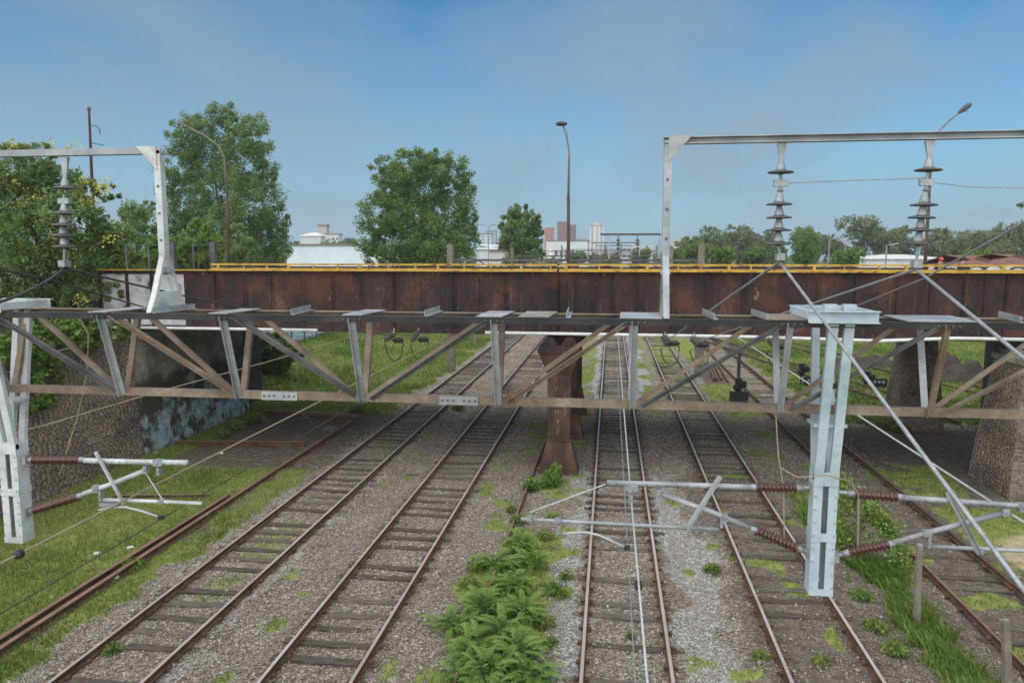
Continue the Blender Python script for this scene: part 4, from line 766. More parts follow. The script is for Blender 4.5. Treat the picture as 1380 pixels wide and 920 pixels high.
for y_, pts in ((169, [(121, 169), (130, 170), (134, 174), (135, 181)]), (194, [(121, 192), (130, 194), (140, 196)])): MB().tube([at(*k, Y=46) for k in pts], .035, 6).build('arm', M['dark_steel'], t)
MB().lathe(q, (0, 0, 1), [(0, .06), (.1, .13), (.25, .1), (.32, .02)], 8).build('cap', M['dark_steel'], t)
def simple_post(px, top, bot, Y, z0, wd, label, name='concrete_post', mat='conc_post', cat='post', lean=0.0):
    a, b = at(px, top, Y=Y), at(px, bot, Y=Y); t = thing(name, label, cat, (b.x, Y, z0)); 
    MB().prism((b.x, Y, z0), (a.x + lean, Y, a.z), [(-wd / 2, -wd / 2), (wd / 2, -wd / 2), (wd / 2, wd / 2), (-wd / 2, wd / 2)], up=(0, 1, 0), prof1=[(-wd * .42, -wd * .42), (wd * .42, -wd * .42), (wd * .42, wd * .42), (-wd * .42, wd * .42)]).build('shaft', M[mat], t)
    MB().box((a.x + lean, Y, a.z + .02), (wd * .7, wd * .7, .05)).build('top_block', M['concrete'], t); return t
def far_gantry(Y, pxa, pxb, ych, label, posts=True, portal_px=None, hp=2.0):
    a, b = at(pxa, ych, Y=Y), at(pxb, ych, Y=Y); z = a.z; t = thing('far_gantry', label, 'gantry', ((a.x + b.x) / 2, Y, 0), 'gantries beyond the bridge')
    MB().bar((a.x, Y, z), (b.x, Y, z), .12, .16).build('top_chord', M['dark_steel'], t); MB().bar((a.x, Y, z - 1.0), (b.x, Y, z - 1.0), .1, .12).build('bottom_chord', M['dark_steel'], t)
    n = 9
    for k in range(n):
        x0, x1 = a.x + (b.x - a.x) * k / n, a.x + (b.x - a.x) * (k + 1) / n; MB().bar((x0, Y, z if k % 2 else z - 1), (x1, Y, z - 1 if k % 2 else z), .09, .09, up=(0, 1, 0)).build('diagonal', M['dark_steel'], t)
    for x in (a.x, b.x):
        MB().prism((x, Y, -.5), (x, Y, z + (1.1 if posts else .2)), [(-.24, -.24), (.24, -.24), (.24, .24), (-.24, .24)], up=(0, 1, 0), prof1=[(-.2, -.2), (.2, -.2), (.2, .2), (-.2, .2)]).build('mast', M['conc_post'], t)
    if portal_px:
        c, d = at(portal_px[0], portal_px[2], Y=Y), at(portal_px[1], portal_px[2], Y=Y)
        for x in (c.x + .3, d.x): MB().bar((x, Y, z), (x, Y, c.z), .12, .12, up=(0, 1, 0)).build('portal_post', M['galv'], t)
        MB().bar((c.x - .3, Y, c.z), (d.x + .1, Y, c.z), .14, .14).build('portal_beam', M['dark_steel'], t)
        for f in (.25, .6): 
            x = c.x + (d.x - c.x) * f; mb = MB(); [mb.lathe((x, Y, c.z - .3 - .28 * k), (0, 0, -1), [(0, .06), (.1, .16), (.16, .06)], 8) for k in range(5)]; mb.tube([(x, Y, c.z), (x, Y, c.z - 1.7)], .03, 5); mb.build('insulator', M['grey_porcelain'], t)
far_gantry(51, 607, 945, 350.5, 'next gantry beyond the bridge, thick concrete masts at both ends', True, (815, 889, 316))
far_gantry(100, 690, 905, 345, 'second gantry beyond the bridge, smaller, behind the next one', True, (800, 862, 327))
far_gantry(150, 730, 885, 338, 'third gantry beyond the bridge, thin and pale', True, (806, 850, 331)); far_gantry(205, 757, 872, 336, 'farthest tiny gantry down the line', True)
simple_post(608, 448, 476, 62, -.1, .4, 'squat concrete post in the grass left of the left track beyond the bridge'); simple_post(640, 446, 468, 68, -.1, .35, 'small concrete post beside the ballast beyond the bridge')
simple_post(945, 455, 482, 58, -.1, .45, 'concrete post between the tracks beyond the bridge, near the rail pile')
simple_post(1236, 735, 822, 16.9, -.1, .13, 'leaning weathered fence post in the tall grass strip', 'fence_post', lean=.05); simple_post(1362, 838, 945, 13.4, -.1, .13, 'weathered fence post cut off by the lower right corner', 'fence_post', lean=-.08)
# signals
def signal(px, top, bot, label, hang):
    b = at(px, bot, z=0); Y = b.y; k = Y / 1000; t = thing('dwarf_signal', label, 'signal', (b.x, Y, 0), 'black dwarf signals beyond the bridge'); zt = at(px, top, Y=Y).z
    MB().tube([(b.x, Y, -.1), (b.x, Y, zt)], .10 if hang else .07, 8).build('pole', M['dark_steel'], t)
    zc_ = .95 if hang else zt - .25
    mb = MB(); mb.box((b.x, Y - .1, zc_), (.34, .3, .75)); mb.lathe((b.x + .22, Y - .2, zc_ + .12), (0, -1, 0), [(0, .16), (.3, .17), (.32, .12)], 10); mb.lathe((b.x - .2, Y - .2, zc_ - .1), (0, -1, 0), [(0, .14), (.25, .15), (.27, .1)], 10); mb.box((b.x + .32, Y - .1, zc_ + .02), (.2, .2, .3)); mb.build('lamp_unit', M['black'], t)
    c = V((b.x + (.0 if hang else .6), Y - .35, .35)); MB().box(tuple(c), (1.0 if hang else .95, .3, .5)).build('indicator_box', M['black'], t)
    if not hang:
        for q in (-.25, 0, .25): MB().lathe((c.x + q, c.y - .152, c.z + .05), (0, -1, 0), [(0, .09), (.02, .08)], 10).build('lens', M['galv'], t)
signal(994, 468, 540, 'black signal on a slim pole between the tracks just beyond the bridge', True); signal(1079, 492, 519, 'black dwarf signal with three pale lenses in the far grass', False); signal(1167, 503, 521, 'small black dwarf signal seen just left of the shaded brick pier', False)
# slabs, litter, soil heaps
for px, py, lb in ((563, 632, 'square tan concrete slab lying between the two left tracks'), (906, 630, 'square tan concrete slab lying right of the middle track'), (440, 577, 'pale broken slab on the dirt under the left span')):
    c = at(px, py, z=.03); mb = MB(); mb.box((c.x, c.y, .01), (.85, 1.0, .07), rz=.1); mb.box((c.x + .05, c.y + .05, .05), (.5, .6, .03), rz=.15); tag(mb.build('concrete_slab', M['conc_post']), lb, 'slab')
for k, (px, py) in enumerate([(155, 778), (176, 737), (130, 745), (100, 800), (210, 610), (297, 610), (362, 555), (1060, 498)]):
    c = at(px, py, z=.08); r = random.Random(k); bm = bmesh.new(); bmesh.ops.create_icosphere(bm, subdivisions=1, radius=.11)
    for v in bm.verts: v.co = V((v.co.x * r.uniform(.7, 1.5), v.co.y * r.uniform(.6, 1.1), v.co.z * r.uniform(.3, .7)))
    me = bpy.data.meshes.new('litter'); bm.to_mesh(me); bm.free(); o = finish('litter', me, M['pipe'], None); o.location = c; tag(o, 'small crumpled white litter lying in the left grass' if px < 400 else 'white bag lying near the far track under the right span', 'litter', 'white litter in the grass' if px < 400 else None)
def heap(px, py, rx, ry, h, label, mat='soil', seed=0):
    c = at(px, py, z=0); n = 26; gx_, gy_ = np.meshgrid(np.linspace(-1, 1, n), np.linspace(-1, 1, n)); rr = np.hypot(gx_, gy_)
    z = h * np.clip(1 - rr ** 1.5, -.1, 1) * (.65 + .8 * vn(gx_ * 4, gy_ * 4, 1, seed)) + .12 * (vn(gx_ * 12, gy_ * 12, 1, seed + 1) - .5); ix = np.arange(n * n).reshape(n, n)
    f = np.stack([ix[:-1, :-1], ix[:-1, 1:], ix[1:, 1:], ix[1:, :-1]], -1).reshape(-1, 4)
    o = npmesh('soil_heap', np.stack([c.x + gx_.ravel() * rx, c.y + gy_.ravel() * ry, z.ravel() - .05], 1), f, M[mat]); tag(o, label, 'soil heap', 'dark soil heaps in the far field')
heap(1297, 512, 2.3, 2.0, 1.5, 'large dark soil heap right of the shaded brick pier', seed=3); heap(1270, 500, 1.6, 1.6, 1.2, 'smaller soil heap partly hidden by the shaded brick pier', seed=5); heap(1165, 492, 3.2, 1.5, .7, 'low grey rubble heap left of the shaded brick pier', seed=7)
# graffiti wall with fence, left beyond the bridge
def graf_mat():
    m = mk('graffiti_paint', [(.45, .48, .50), (.58, .60, .62)], 1, .8, 0, .05); t_ = m.node_tree; L = t_.links.new; g = N(t_, 'ShaderNodeNewGeometry')
    mp_ = N(t_, 'ShaderNodeMapping'); mp_.inputs['Scale'].default_value = (1, .55, 1.2); L(g.outputs['Position'], mp_.inputs[0])
    wv = N(t_, 'ShaderNodeTexNoise'); wv.inputs['Scale'].default_value = .9; wv.inputs['Detail'].default_value = 2; wv.inputs['Distortion'].default_value = 2.5; L(mp_.outputs[0], wv.inputs['Vector'])
    r = N(t_, 'ShaderNodeValToRGB'); r.color_ramp.interpolation = 'CONSTANT'; L(wv.outputs[0], r.inputs[0])
    for i, (p_, c_) in enumerate([(0, (.10, .30, .50)), (.38, (.60, .64, .66)), (.5, (.02, .03, .07)), (.525, (.30, .52, .66)), (.6, (.62, .66, .68)), (.70, (.03, .05, .12))]):
        if i > 1: r.color_ramp.elements.new(p_)
        r.color_ramp.elements[i].position = p_; r.color_ramp.elements[i].color = (*c_, 1)
    L(r.outputs[0], t_.nodes['Principled BSDF'].inputs['Base Color']); return m
M['graf'] = graf_mat()
t = thing('graffiti_wall', 'long low wall covered in pale blue graffiti at the far left beyond the bridge', 'wall', (-24.6, 60, 1)); MB().box((-24.75, 63, 2.4), (.25, 42, 2.6)).build('painted_face', M['graf'], t); MB().box((-24.7, 63, .9), (.5, 42, .8)).build('plinth', M['concrete'], t)
t = thing('post_fence', 'thin dark post fence standing in front of the graffiti wall', 'fence', (-23.9, 60, 1))
for k in range(15): MB().tube([(-23.9, 46 + k * 2.4, .6), (-23.9, 46 + k * 2.4, 3.3)], .06, 6).build('post', M['dark_steel'], t)
for z in (1.7, 3.0): MB().tube([(-23.9, 45, z), (-23.9, 81, z)], .03, 5).build('strand', M['dark_steel'], t)
# black fence above the left road
t = thing('dark_fence', 'dark wire fence on the road edge behind the left portal post', 'fence', (at(260, 350, Y=40).x, 40, 6.4))
for px, w_ in ((232, .32), (287, .30), (170, .1), (200, .1), (260, .08)): a = at(px, 330 if w_ < .2 else 326, Y=40); MB().box((a.x, 40, (a.z + 6.3) / 2), (w_, w_, a.z - 6.3)).build('post', M['dark_steel'], t)
MB().bar(at(165, 330, Y=40), at(300, 330, Y=40), .03, .03).build('strand', M['dark_steel'], t)

# ------------------------------------------------------------------ far buildings
def building(px0, px1, top, Y, col, label, wins=(), depth=None, roof=None, name='far_building', cat='building', bot=None, gabled=False):
    a, b = at(px0, top, Y=Y), at(px1, top, Y=Y); dp = depth or (b.x - a.x) * .8; t = thing(name, label, cat, ((a.x + b.x) / 2, Y, -.6)); cx = (a.x + b.x) / 2
    key = 'wall' + str(col)
    if key not in M: M[key] = mk('facade', [tuple(c * .85 for c in col), col], .15, .8, 0, .02, fine=1.5, var=.07)
    MB().box((cx, Y + dp / 2, (a.z - .6) / 2), (b.x - a.x, dp, a.z + .6)).build('wall', M[key], t)
    if roof: MB().box((cx, Y + dp / 2, a.z + roof / 2), ((b.x - a.x) + .6, dp + .6, roof)).build('roof', M['conc_post'], t)
    if gabled:
        e = .8; MB().add([(a.x - e, Y - e, a.z), (b.x + e, Y - e, a.z), (b.x + e, Y + dp + e, a.z), (a.x - e, Y + dp + e, a.z), (a.x + dp * .35, Y + dp / 2, a.z + gabled), (b.x - dp * .35, Y + dp / 2, a.z + gabled)], [(0, 1, 5, 4), (1, 2, 5), (2, 3, 4, 5), (3, 0, 4), (3, 2, 1, 0)]).build('roof', M['roof_tile'] if cat == 'house' else M['pipe'], t)
    for (fx0, fx1, n, fz0, fz1, m) in wins:
        for i in range(n):
            for j in range(m):
                x = a.x + (b.x - a.x) * (fx0 + (fx1 - fx0) * (i + .5) / n); z = a.z * (fz0 + (fz1 - fz0) * (j + .5) / m); w_ = (b.x - a.x) * (fx1 - fx0) / n * .55; h_ = a.z * (fz1 - fz0) / m * .5
                MB().box((x, Y - .04, z), (w_, .12, h_)).build('window', M['glass_dark'], t)
    return t
M['glass_dark'] = mk('far_window', [(.05, .06, .07), (.09, .10, .11)], 1, .25, 0, 0); M['roof_tile'] = mk('roof_tiles', [(.12, .055, .04), (.20, .095, .07)], .8, .85, 0, .3, (1, 1, 6), 6)
W = (.66, .68, .69)
building(386, 520, 331, 150, (.62, .70, .74), 'long white metal warehouse between the two poplars', depth=30, roof=.35, name='warehouse')
building(404, 432, 318, 420, (.52, .54, .53), 'pale gabled building above the white warehouse, left', depth=14, gabled=2.2); building(429, 440, 305, 430, (.36, .33, .29), 'narrow tan lift tower above the white warehouse', roof=1.0)
building(437, 456, 316, 425, (.55, .56, .57), 'white block with dark balcony windows above the white warehouse', wins=((.5, .75, 1, .3, .95, 4), (.82, .98, 1, .3, .95, 4)), roof=.5); building(456, 476, 325, 500, (.42, .40, .38), 'low distant grey block right above the white warehouse', wins=((.1, .9, 3, .4, .9, 2),))
building(640, 672, 336, 170, (.62, .67, .70), 'white workshop with dark openings right of the middle poplar', wins=((.1, .9, 4, .0, .45, 1),), depth=20, gabled=1.2); building(660, 700, 339, 160, (.50, .47, .44), 'low cream shed beneath the small poplar', wins=((.05, .5, 2, .2, .8, 1),), depth=12, roof=.3)
building(646, 662, 316, 560, (.50, .53, .56), 'pale grey office block just right of the middle poplar', wins=((.1, .45, 2, .3, .97, 7), (.6, .95, 1, .3, .97, 7)), roof=.8); building(655, 668, 312, 700, (.30, .32, .35), 'darker block behind the pale office block', roof=.8)
building(734, 746, 308, 900, (.42, .16, .12), 'small brick-red tower block left of the lone street lamp', wins=((.1, .9, 2, .4, .97, 9),), roof=1.0); building(751, 764, 300, 800, (.20, .125, .11), 'dark brown tower block behind the lone street lamp, taller half', wins=((.08, .45, 2, .35, .98, 12), (.55, .75, 1, .35, .98, 12)), roof=1.2)
building(763.5, 776, 304, 806, (.22, .14, .125), 'dark brown tower block behind the lone street lamp, right half', wins=((.1, .6, 2, .35, .98, 11), (.7, .95, 1, .35, .98, 11)), roof=1.0)
building(795, 814, 305, 760, (.60, .59, .55), 'white tower block with tan window column right of the street lamp', wins=((.05, .3, 1, .1, .98, 13), (.42, .60, 2, .1, .98, 13), (.7, .95, 1, .1, .98, 13)), roof=.6); building(800, 808, 300, 766, (.52, .45, .34), 'tan lift housing on top of the white tower block')
building(736, 792, 325, 380, (.58, .60, .61), 'long low pale factory at the end of the line', wins=((.05, .95, 7, .35, .8, 1),), depth=30, roof=.5); building(776, 792, 321, 600, (.35, .28, .26), 'low reddish block between the tower blocks', wins=((.1, .9, 3, .5, .9, 2),))
building(908, 940, 322, 620, (.48, .43, .41), 'distant pale block behind the trees just right of the portal post', wins=((.1, .9, 5, .5, .95, 3),)); building(836, 880, 330, 450, (.45, .45, .44), 'far grey row of buildings at the end of the tracks', wins=((.05, .95, 6, .4, .9, 2),), depth=25)
building(1166, 1282, 349, 175, (.66, .69, .70), 'long low white shed among the trees at right', depth=18, gabled=1.0, name='shed')
building(1302, 1349, 358, 100, (.40, .36, .30), 'house with brown tiled hip roof at the right edge', depth=12, gabled=1.3, name='house', cat='house'); building(1352, 1420, 358, 97, (.42, .38, .32), 'second tiled hip roof house cut off by the right edge', depth=12, gabled=1.4, name='house', cat='house')
t = thing('white_tank', 'white domed tank near the end of the tracks', 'tank', (at(742, 340, Y=260).x, 260, -.6)); c = ORG[t.name]; MB().lathe((c.x, 260, -.6), (0, 0, 1), [(0, 1.5), (8.6, 1.5), (9.6, 1.2), (10.3, .6), (10.5, .05)], 16).build('shell', M['pipe'], t, True); MB().tube([(c.x - .9, 258.6, 0), (c.x - .9, 258.6, 9.5)], .08, 5).build('ladder', M['wire_grey'], t)
for px, tp, Y_, lb in ((658, 304, 140, 'slim floodlight mast between the middle poplar and the small poplar'), (1118, 322, 120, 'slim pale lamp post among the far trees'), (1140, 325, 130, 'slim twin-headed lamp post among the far trees'), (1195, 330, 110, 'slim lamp post standing in front of the white shed')):
    a = at(px, tp, Y=Y_); t = thing('far_lamp', lb, 'street lamp', (a.x, Y_, -.6)); MB().tube([(a.x, Y_, -.6), tuple(a)], [.15, .09], 6).build('pole', M['wire_grey'], t); mb = MB(); [mb.box((a.x + s * .9, Y_, a.z + .1), (1.3, .3, .18), ry=-.15 * s) for s in ((-1, 1) if px in (658, 1140) else (1,))]; mb.build('lamp_head', M['wire_grey'], t)
# ------------------------------------------------------------------ trees and plants
def leaves(name, C, ln, asp, mat, parent, seed, tint0=None, droop=0.0, kind=None, up=0.0):
    r = np.random.default_rng(seed); n = len(C); a = r.normal(size=(n, 3)); a[:, 2] = a[:, 2] * (.75) - droop; a /= np.linalg.norm(a, axis=1)[:, None]
    b = np.cross(a, r.normal(size=(n, 3)) + np.array([0, 0, up])); b /= np.linalg.norm(b, axis=1)[:, None] + 1e-9
    if up: 
        c_ = np.cross(a, b); b = np.cross(c_, a)
    l = (ln * r.uniform(.65, 1.35, n))[:, None]; w_ = l * asp
    Vv = np.stack([C - a * l * .5, C + b * w_ * .5 - a * l * .05, C + a * l * .5, C - b * w_ * .5 - a * l * .05], 1).reshape(-1, 3)
    tt = np.clip((.45 if tint0 is None else tint0) + r.normal(0, .2, n), 0, 1)
    return npmesh(name, Vv, np.arange(n)[:, None] * 4 + np.array([[0, 1, 2, 3]]), mat, parent, kind, np.repeat(tt, 4))
def lobe_points(lobes, n, r, clump=.5, nc=40, flat=1.0):
    """points through the lobes (centre, radius): small leaf clumps gathered near each lobe's skin"""
    out = []; wts = np.array([l[1] ** 2.2 for l in lobes]); wts /= wts.sum(); tint = []
    for (c, rad), w_ in zip(lobes, wts):
        m = max(4, int(nc * w_ * len(lobes))); d = r.normal(size=(m, 3)); d /= np.linalg.norm(d, axis=1)[:, None]; q = rad * r.uniform(.45, 1.08, m) ** .7
        cc = np.array(c) + d * q[:, None] * np.array([1, 1, flat]); k = max(1, int(n * w_ / m)); sh = r.uniform(-.22, .22, m)
        cr = clump * rad * r.uniform(.22, .5, m)
        off = r.normal(size=(m, k, 3)); off /= np.linalg.norm(off, axis=2)[:, :, None] + 1e-9; off *= (cr[:, None] * r.random((m, k)) ** .5)[:, :, None]
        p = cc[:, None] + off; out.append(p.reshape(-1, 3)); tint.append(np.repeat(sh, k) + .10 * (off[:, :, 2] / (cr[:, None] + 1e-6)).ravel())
    return np.concatenate(out), np.concatenate(tint)
def tree(name, label, lob_px, Y, base_z, n, leaf, asp, mat, seed, group=None, cat='tree', dscale=1.0, clump=.6, nc=40, trunk_r=.3, trunk=True, tint=.45, spread=.6, droop=0.0, limbs=6, plane=None):
    r = np.random.default_rng(seed); k = 1 / 1000.0; lobes = []
    for (px, py, pr) in lob_px:
        yy = Y + r.uniform(-1, 1) * spread * pr * k * Y * 2.2; c = at(px, py, Y=yy) if plane is None else at(px, py, X=plane); lobes.append((np.array(c), pr * k * (Y if plane is None else c.y) * 1.04 * dscale))
    cen = np.mean([l[0] for l in lobes], 0); zlo = min(l[0][2] for l in lobes); bx = cen[0]
    t = thing(name, label, cat, (bx, Y, base_z), group)
    C, sh = lobe_points(lobes, n, r, clump, nc); 
    if trunk:
        mb = MB(); top = V((cen[0], Y, cen[2])); b = V((bx, Y, base_z - .2)); mid = b.lerp(top, .5) + V((r.uniform(-.3, .3), 0, 0)); mb.tube([b, mid, top], [trunk_r, trunk_r * .75, trunk_r * .3], 8)
        o = mb.build('trunk', M['bark'], t, True)
        order = sorted(lobes, key=lambda l: -l[1])[:limbs]
        for c, rad in order:
            s_ = b.lerp(top, r.uniform(.35, .85)); e_ = V(c); MB().tube([s_, s_.lerp(e_, .5) + V((0, 0, rad * .15)), e_], [trunk_r * .4, trunk_r * .25, trunk_r * .08], 6).build('limb', M['bark'], o, True)
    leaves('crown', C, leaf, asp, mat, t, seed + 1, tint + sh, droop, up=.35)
    return t, lobes
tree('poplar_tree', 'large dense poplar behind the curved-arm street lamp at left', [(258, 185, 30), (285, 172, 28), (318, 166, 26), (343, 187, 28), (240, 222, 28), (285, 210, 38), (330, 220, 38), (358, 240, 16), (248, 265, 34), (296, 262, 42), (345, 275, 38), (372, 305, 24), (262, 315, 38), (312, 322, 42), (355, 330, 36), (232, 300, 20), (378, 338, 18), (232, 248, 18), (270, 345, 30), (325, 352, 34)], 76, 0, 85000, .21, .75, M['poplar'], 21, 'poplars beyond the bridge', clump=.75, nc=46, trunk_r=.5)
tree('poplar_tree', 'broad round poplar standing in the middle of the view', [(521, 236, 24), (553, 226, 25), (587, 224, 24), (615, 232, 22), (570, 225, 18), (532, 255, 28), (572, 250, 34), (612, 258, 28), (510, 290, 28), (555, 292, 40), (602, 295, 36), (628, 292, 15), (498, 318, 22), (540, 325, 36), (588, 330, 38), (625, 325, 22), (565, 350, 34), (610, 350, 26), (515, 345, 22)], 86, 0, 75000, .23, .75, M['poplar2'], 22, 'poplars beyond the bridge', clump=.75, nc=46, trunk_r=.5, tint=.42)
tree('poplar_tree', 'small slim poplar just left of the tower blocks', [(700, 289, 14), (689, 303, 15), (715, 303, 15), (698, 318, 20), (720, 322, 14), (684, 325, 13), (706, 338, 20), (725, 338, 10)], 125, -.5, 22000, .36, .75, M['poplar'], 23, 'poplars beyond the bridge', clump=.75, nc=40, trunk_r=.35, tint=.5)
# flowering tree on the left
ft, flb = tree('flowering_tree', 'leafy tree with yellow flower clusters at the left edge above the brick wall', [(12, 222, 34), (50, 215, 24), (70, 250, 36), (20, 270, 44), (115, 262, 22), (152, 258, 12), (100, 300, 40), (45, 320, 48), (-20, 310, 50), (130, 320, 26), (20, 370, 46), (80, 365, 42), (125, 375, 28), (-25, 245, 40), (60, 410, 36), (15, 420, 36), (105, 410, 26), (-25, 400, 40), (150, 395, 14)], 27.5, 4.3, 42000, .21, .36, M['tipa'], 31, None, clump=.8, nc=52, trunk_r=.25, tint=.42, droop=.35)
r = np.random.default_rng(5); fp = []
for (px, py) in [(20, 195), (35, 205), (97, 197), (65, 195), (14, 245), (47, 265), (115, 245), (28, 278), (60, 300), (12, 312), (145, 250), (135, 255), (120, 272), (70, 335), (22, 345), (95, 350), (150, 322), (10, 400), (42, 403), (108, 404), (120, 335), (42, 445), (108, 458), (5, 452)]:
    c = np.array(at(px, py, Y=26.2 + r.uniform(-.6, .6))); m = 48; o_ = r.normal(size=(m, 3)) * np.array([.17, .17, .13]); fp.append(c + o_)
leaves('flower_clusters', np.concatenate(fp), .085, .8, M['flower'], ft, 77, kind='stuff')
# shrubs behind the left end of the bridge
for k, (lob, Y_, n_, mt, lb) in enumerate([
    ([(185, 300, 26), (170, 325, 26), (205, 325, 26), (188, 350, 28)], 50, 7000, 'tipa', 'olive green shrub behind the left end of the bridge, next to the mast'),
    ([(268, 308, 16), (262, 330, 22), (285, 335, 20), (270, 352, 22)], 45, 6500, 'lime', 'yellow-green shrub in front of the left poplar beside the lamp pole'),
    ([(222, 335, 22), (236, 350, 20), (210, 352, 20)], 47, 5000, 'lime', 'bright green shrub directly behind the white portal post'),
    ([(318, 320, 16), (335, 340, 18), (315, 350, 18)], 60, 5000, 'tipa', 'green shrub right of the left lamp pole'),
    ([(150, 320, 22), (140, 345, 26), (165, 350, 24)], 44, 6000, 'lime', 'pale yellow-green shrub behind the flowering tree'),
    ([(175, 285, 14), (200, 278, 10), (190, 300, 16)], 66, 3000, 'poplar2', 'conical green tree top seen left of the white portal post')]):
    tree('shrub', lb, lob, Y_, 3.0, n_, .25, .4, M[mt], 40 + k, 'shrubs behind the left bridge end', 'shrub', clump=.85, nc=30, trunk_r=.12, limbs=3, droop=.2)
tree('shrub', 'dark leafy bush growing beyond the abutment under the left span', [(352, 462, 18), (378, 466, 18), (345, 485, 15), (372, 488, 18), (395, 478, 14)], 43, .5, 9000, .22, .5, M['tipa'], 61, 'shrubs behind the left bridge end', 'shrub', clump=.85, nc=40, trunk_r=.1, limbs=3)
# ivy on the wing wall and low bushes
tree('wall_creeper', 'leafy creeper hanging over the brick wing wall at far left', [(52, 478, 15), (66, 492, 16), (48, 512, 14), (50, 455, 20), (90, 445, 20), (130, 450, 18), (60, 540, 14), (20, 470, 22), (165, 446, 12), (78, 510, 8), (40, 552, 10), (85, 520, 7), (110, 462, 12)], 23.5, 3.0, 11000, .17, .5, M['ivy'], 62, None, 'creeper', clump=.8, nc=40, trunk_r=.05, limbs=3, spread=.5, plane=-18.75, trunk=False)
def ground_bush(name, label, spots, h, n, leaf, mat, seed, group=None, cat='plant'):
    r = np.random.default_rng(seed); C = []; S = []
    c0 = at(*spots[0][:2], z=0); t = thing(name, label, cat, (c0.x, c0.y, 0), group)
    for (px, py, rr, hh) in spots:
        c = at(px, py, z=0); m = int(n / len(spots)); d = r.normal(size=(m, 3)); d /= np.linalg.norm(d, axis=1)[:, None]; q = r.random(m) ** .4
        p = np.array([c.x, c.y, 0]) + d * q[:, None] * np.array([rr, rr, hh]); p[:, 2] = np.abs(p[:, 2]) + .02; C.append(p); S.append(.25 * (p[:, 2] / hh - .5))
    leaves('foliage', np.concatenate(C), leaf, .45, mat, t, seed, .45 + np.concatenate(S), up=.6)
    MB().tube([(c0.x, c0.y, -.05), (c0.x, c0.y, spots[0][3] * .6)], .02, 6).build('stem', M['bark'], t)
for k, (sp_, n_, lf, mt, lb) in enumerate([
    ([(742, 655, .42, .62), (748, 650, .3, .75)], 900, .15, 'fern', 'small leafy weed at the foot of the front column'), ([(716, 660, .32, .45)], 500, .13, 'fern', 'low weed beside the disused rail left of the column'),
    ([(480, 555, .5, .6), (500, 557, .4, .5)], 1300, .14, 'grass', 'tufty weed clump beside the left track under the gantry'), ([(617, 552, .35, .4)], 400, .14, 'fern', 'small bright weed between the two left tracks'),
    ([(455, 535, 1.6, .35), (420, 540, 1.4, .35), (500, 540, 1.0, .4)], 3500, .16, 'ivy', 'lush low greenery left of the left track beyond the dirt'), ([(345, 570, .5, .5), (320, 580, .5, .5), (300, 590, .4, .4)], 2200, .14, 'tipa', 'dark weeds at the foot of the painted abutment'),
    ([(1190, 575, .8, .4), (1170, 570, .6, .3), (1215, 582, .4, .4)], 1500, .15, 'tipa', 'dark weeds at the foot of the shaded brick pier'), ([(1205, 880, .28, .22)], 500, .10, 'grass', 'round grass clump left of the tall strip, nearest the camera'),
    ([(1160, 805, .3, .16)], 350, .10, 'fern', 'small light weed patch right of the grey post foot'), ([(1180, 848, .3, .2)], 350, .10, 'grass', 'grass clump midway along the tall strip, on its left'),
    ([(178, 765, .4, .25)], 500, .1, 'ivy', 'low weed cluster left of the rusty paired rails'), ([(152, 880, .2, .2)], 160, .1, 'ivy', 'tiny weed inside the left track near the bottom edge'), ([(762, 780, .2, .22)], 180, .1, 'fern', 'single sprig of weed right of the fern thicket'),
    ([(735, 725, .3, .25), (745, 700, .3, .2)], 600, .09, 'grass', 'yellowish low weeds trailing from the thicket back towards the column'), ([(700, 705, .3, .3), (690, 690, .2, .2)], 450, .10, 'ivy', 'low leafy weeds along the disused rail behind the thicket'),
    ([(632, 790, .3, .3), (640, 770, .25, .35)], 420, .10, 'grass', 'pale straggling weeds on the left edge of the thicket'), ([(735, 845, .25, .2), (742, 870, .2, .2)], 350, .08, 'ivy', 'low straggling weeds on the right edge of the thicket'),
    ([(960, 770, .25, .2)], 260, .09, 'ivy', 'small weed between the middle track and the next track, near'), ([(1105, 895, .2, .2)], 200, .09, 'grass', 'small weed inside the right track near the bottom edge'), ([(1025, 890, .2, .22)], 220, .09, 'grass', 'weed just left of the right track near the bottom edge'),
    ([(850, 860, .12, .2)], 80, .09, 'fern', 'tiny weed between the rails of the middle track')]):
    ground_bush('weed', lb, sp_, .5, n_, lf, M[mt], 80 + k, 'weeds along the tracks')
# ivy over a leaning stay beside the right track
a = at(1150, 752, z=0); t = thing('ivy_mound', 'ivy mound draped over a sloping stay right of the grey drop post', 'ivy', tuple(a)); Ym_ = a.y; r = np.random.default_rng(9); C = []
line = [at(1128, 640, Y=Ym_ + .5), at(1145, 668, Y=Ym_ + .3), at(1172, 686, Y=Ym_), at(1198, 712, Y=Ym_ - .3), at(1212, 742, Y=Ym_ - .6), at(1216, 765, Y=Ym_ - .9)]
for i in range(len(line) - 1):
    for k in range(900 if i < 3 else 400):
        f = r.random(); q = np.array(line[i].lerp(line[i + 1], f)); 
        if i < 2 and k % 3: q[2] = q[2] * (1 - r.random() * .95); q[0] += r.normal(0, .15); q[1] += r.normal(0, .18)
        else: q += r.normal(size=3) * np.array([.16, .18, .14])
        C.append(q)
leaves('foliage', np.array(C), .085, .75, M['ivy'], t, 10, .7, up=.4); MB().tube([at(1156, 752, z=0), at(1158, 655, Y=Ym_ - .2)], .06, 6).build('stay_post', M['conc_post'], t); MB().tube([tuple(q) for q in line], .02, 5).build('stay_cable', M['wire_dark'], t)
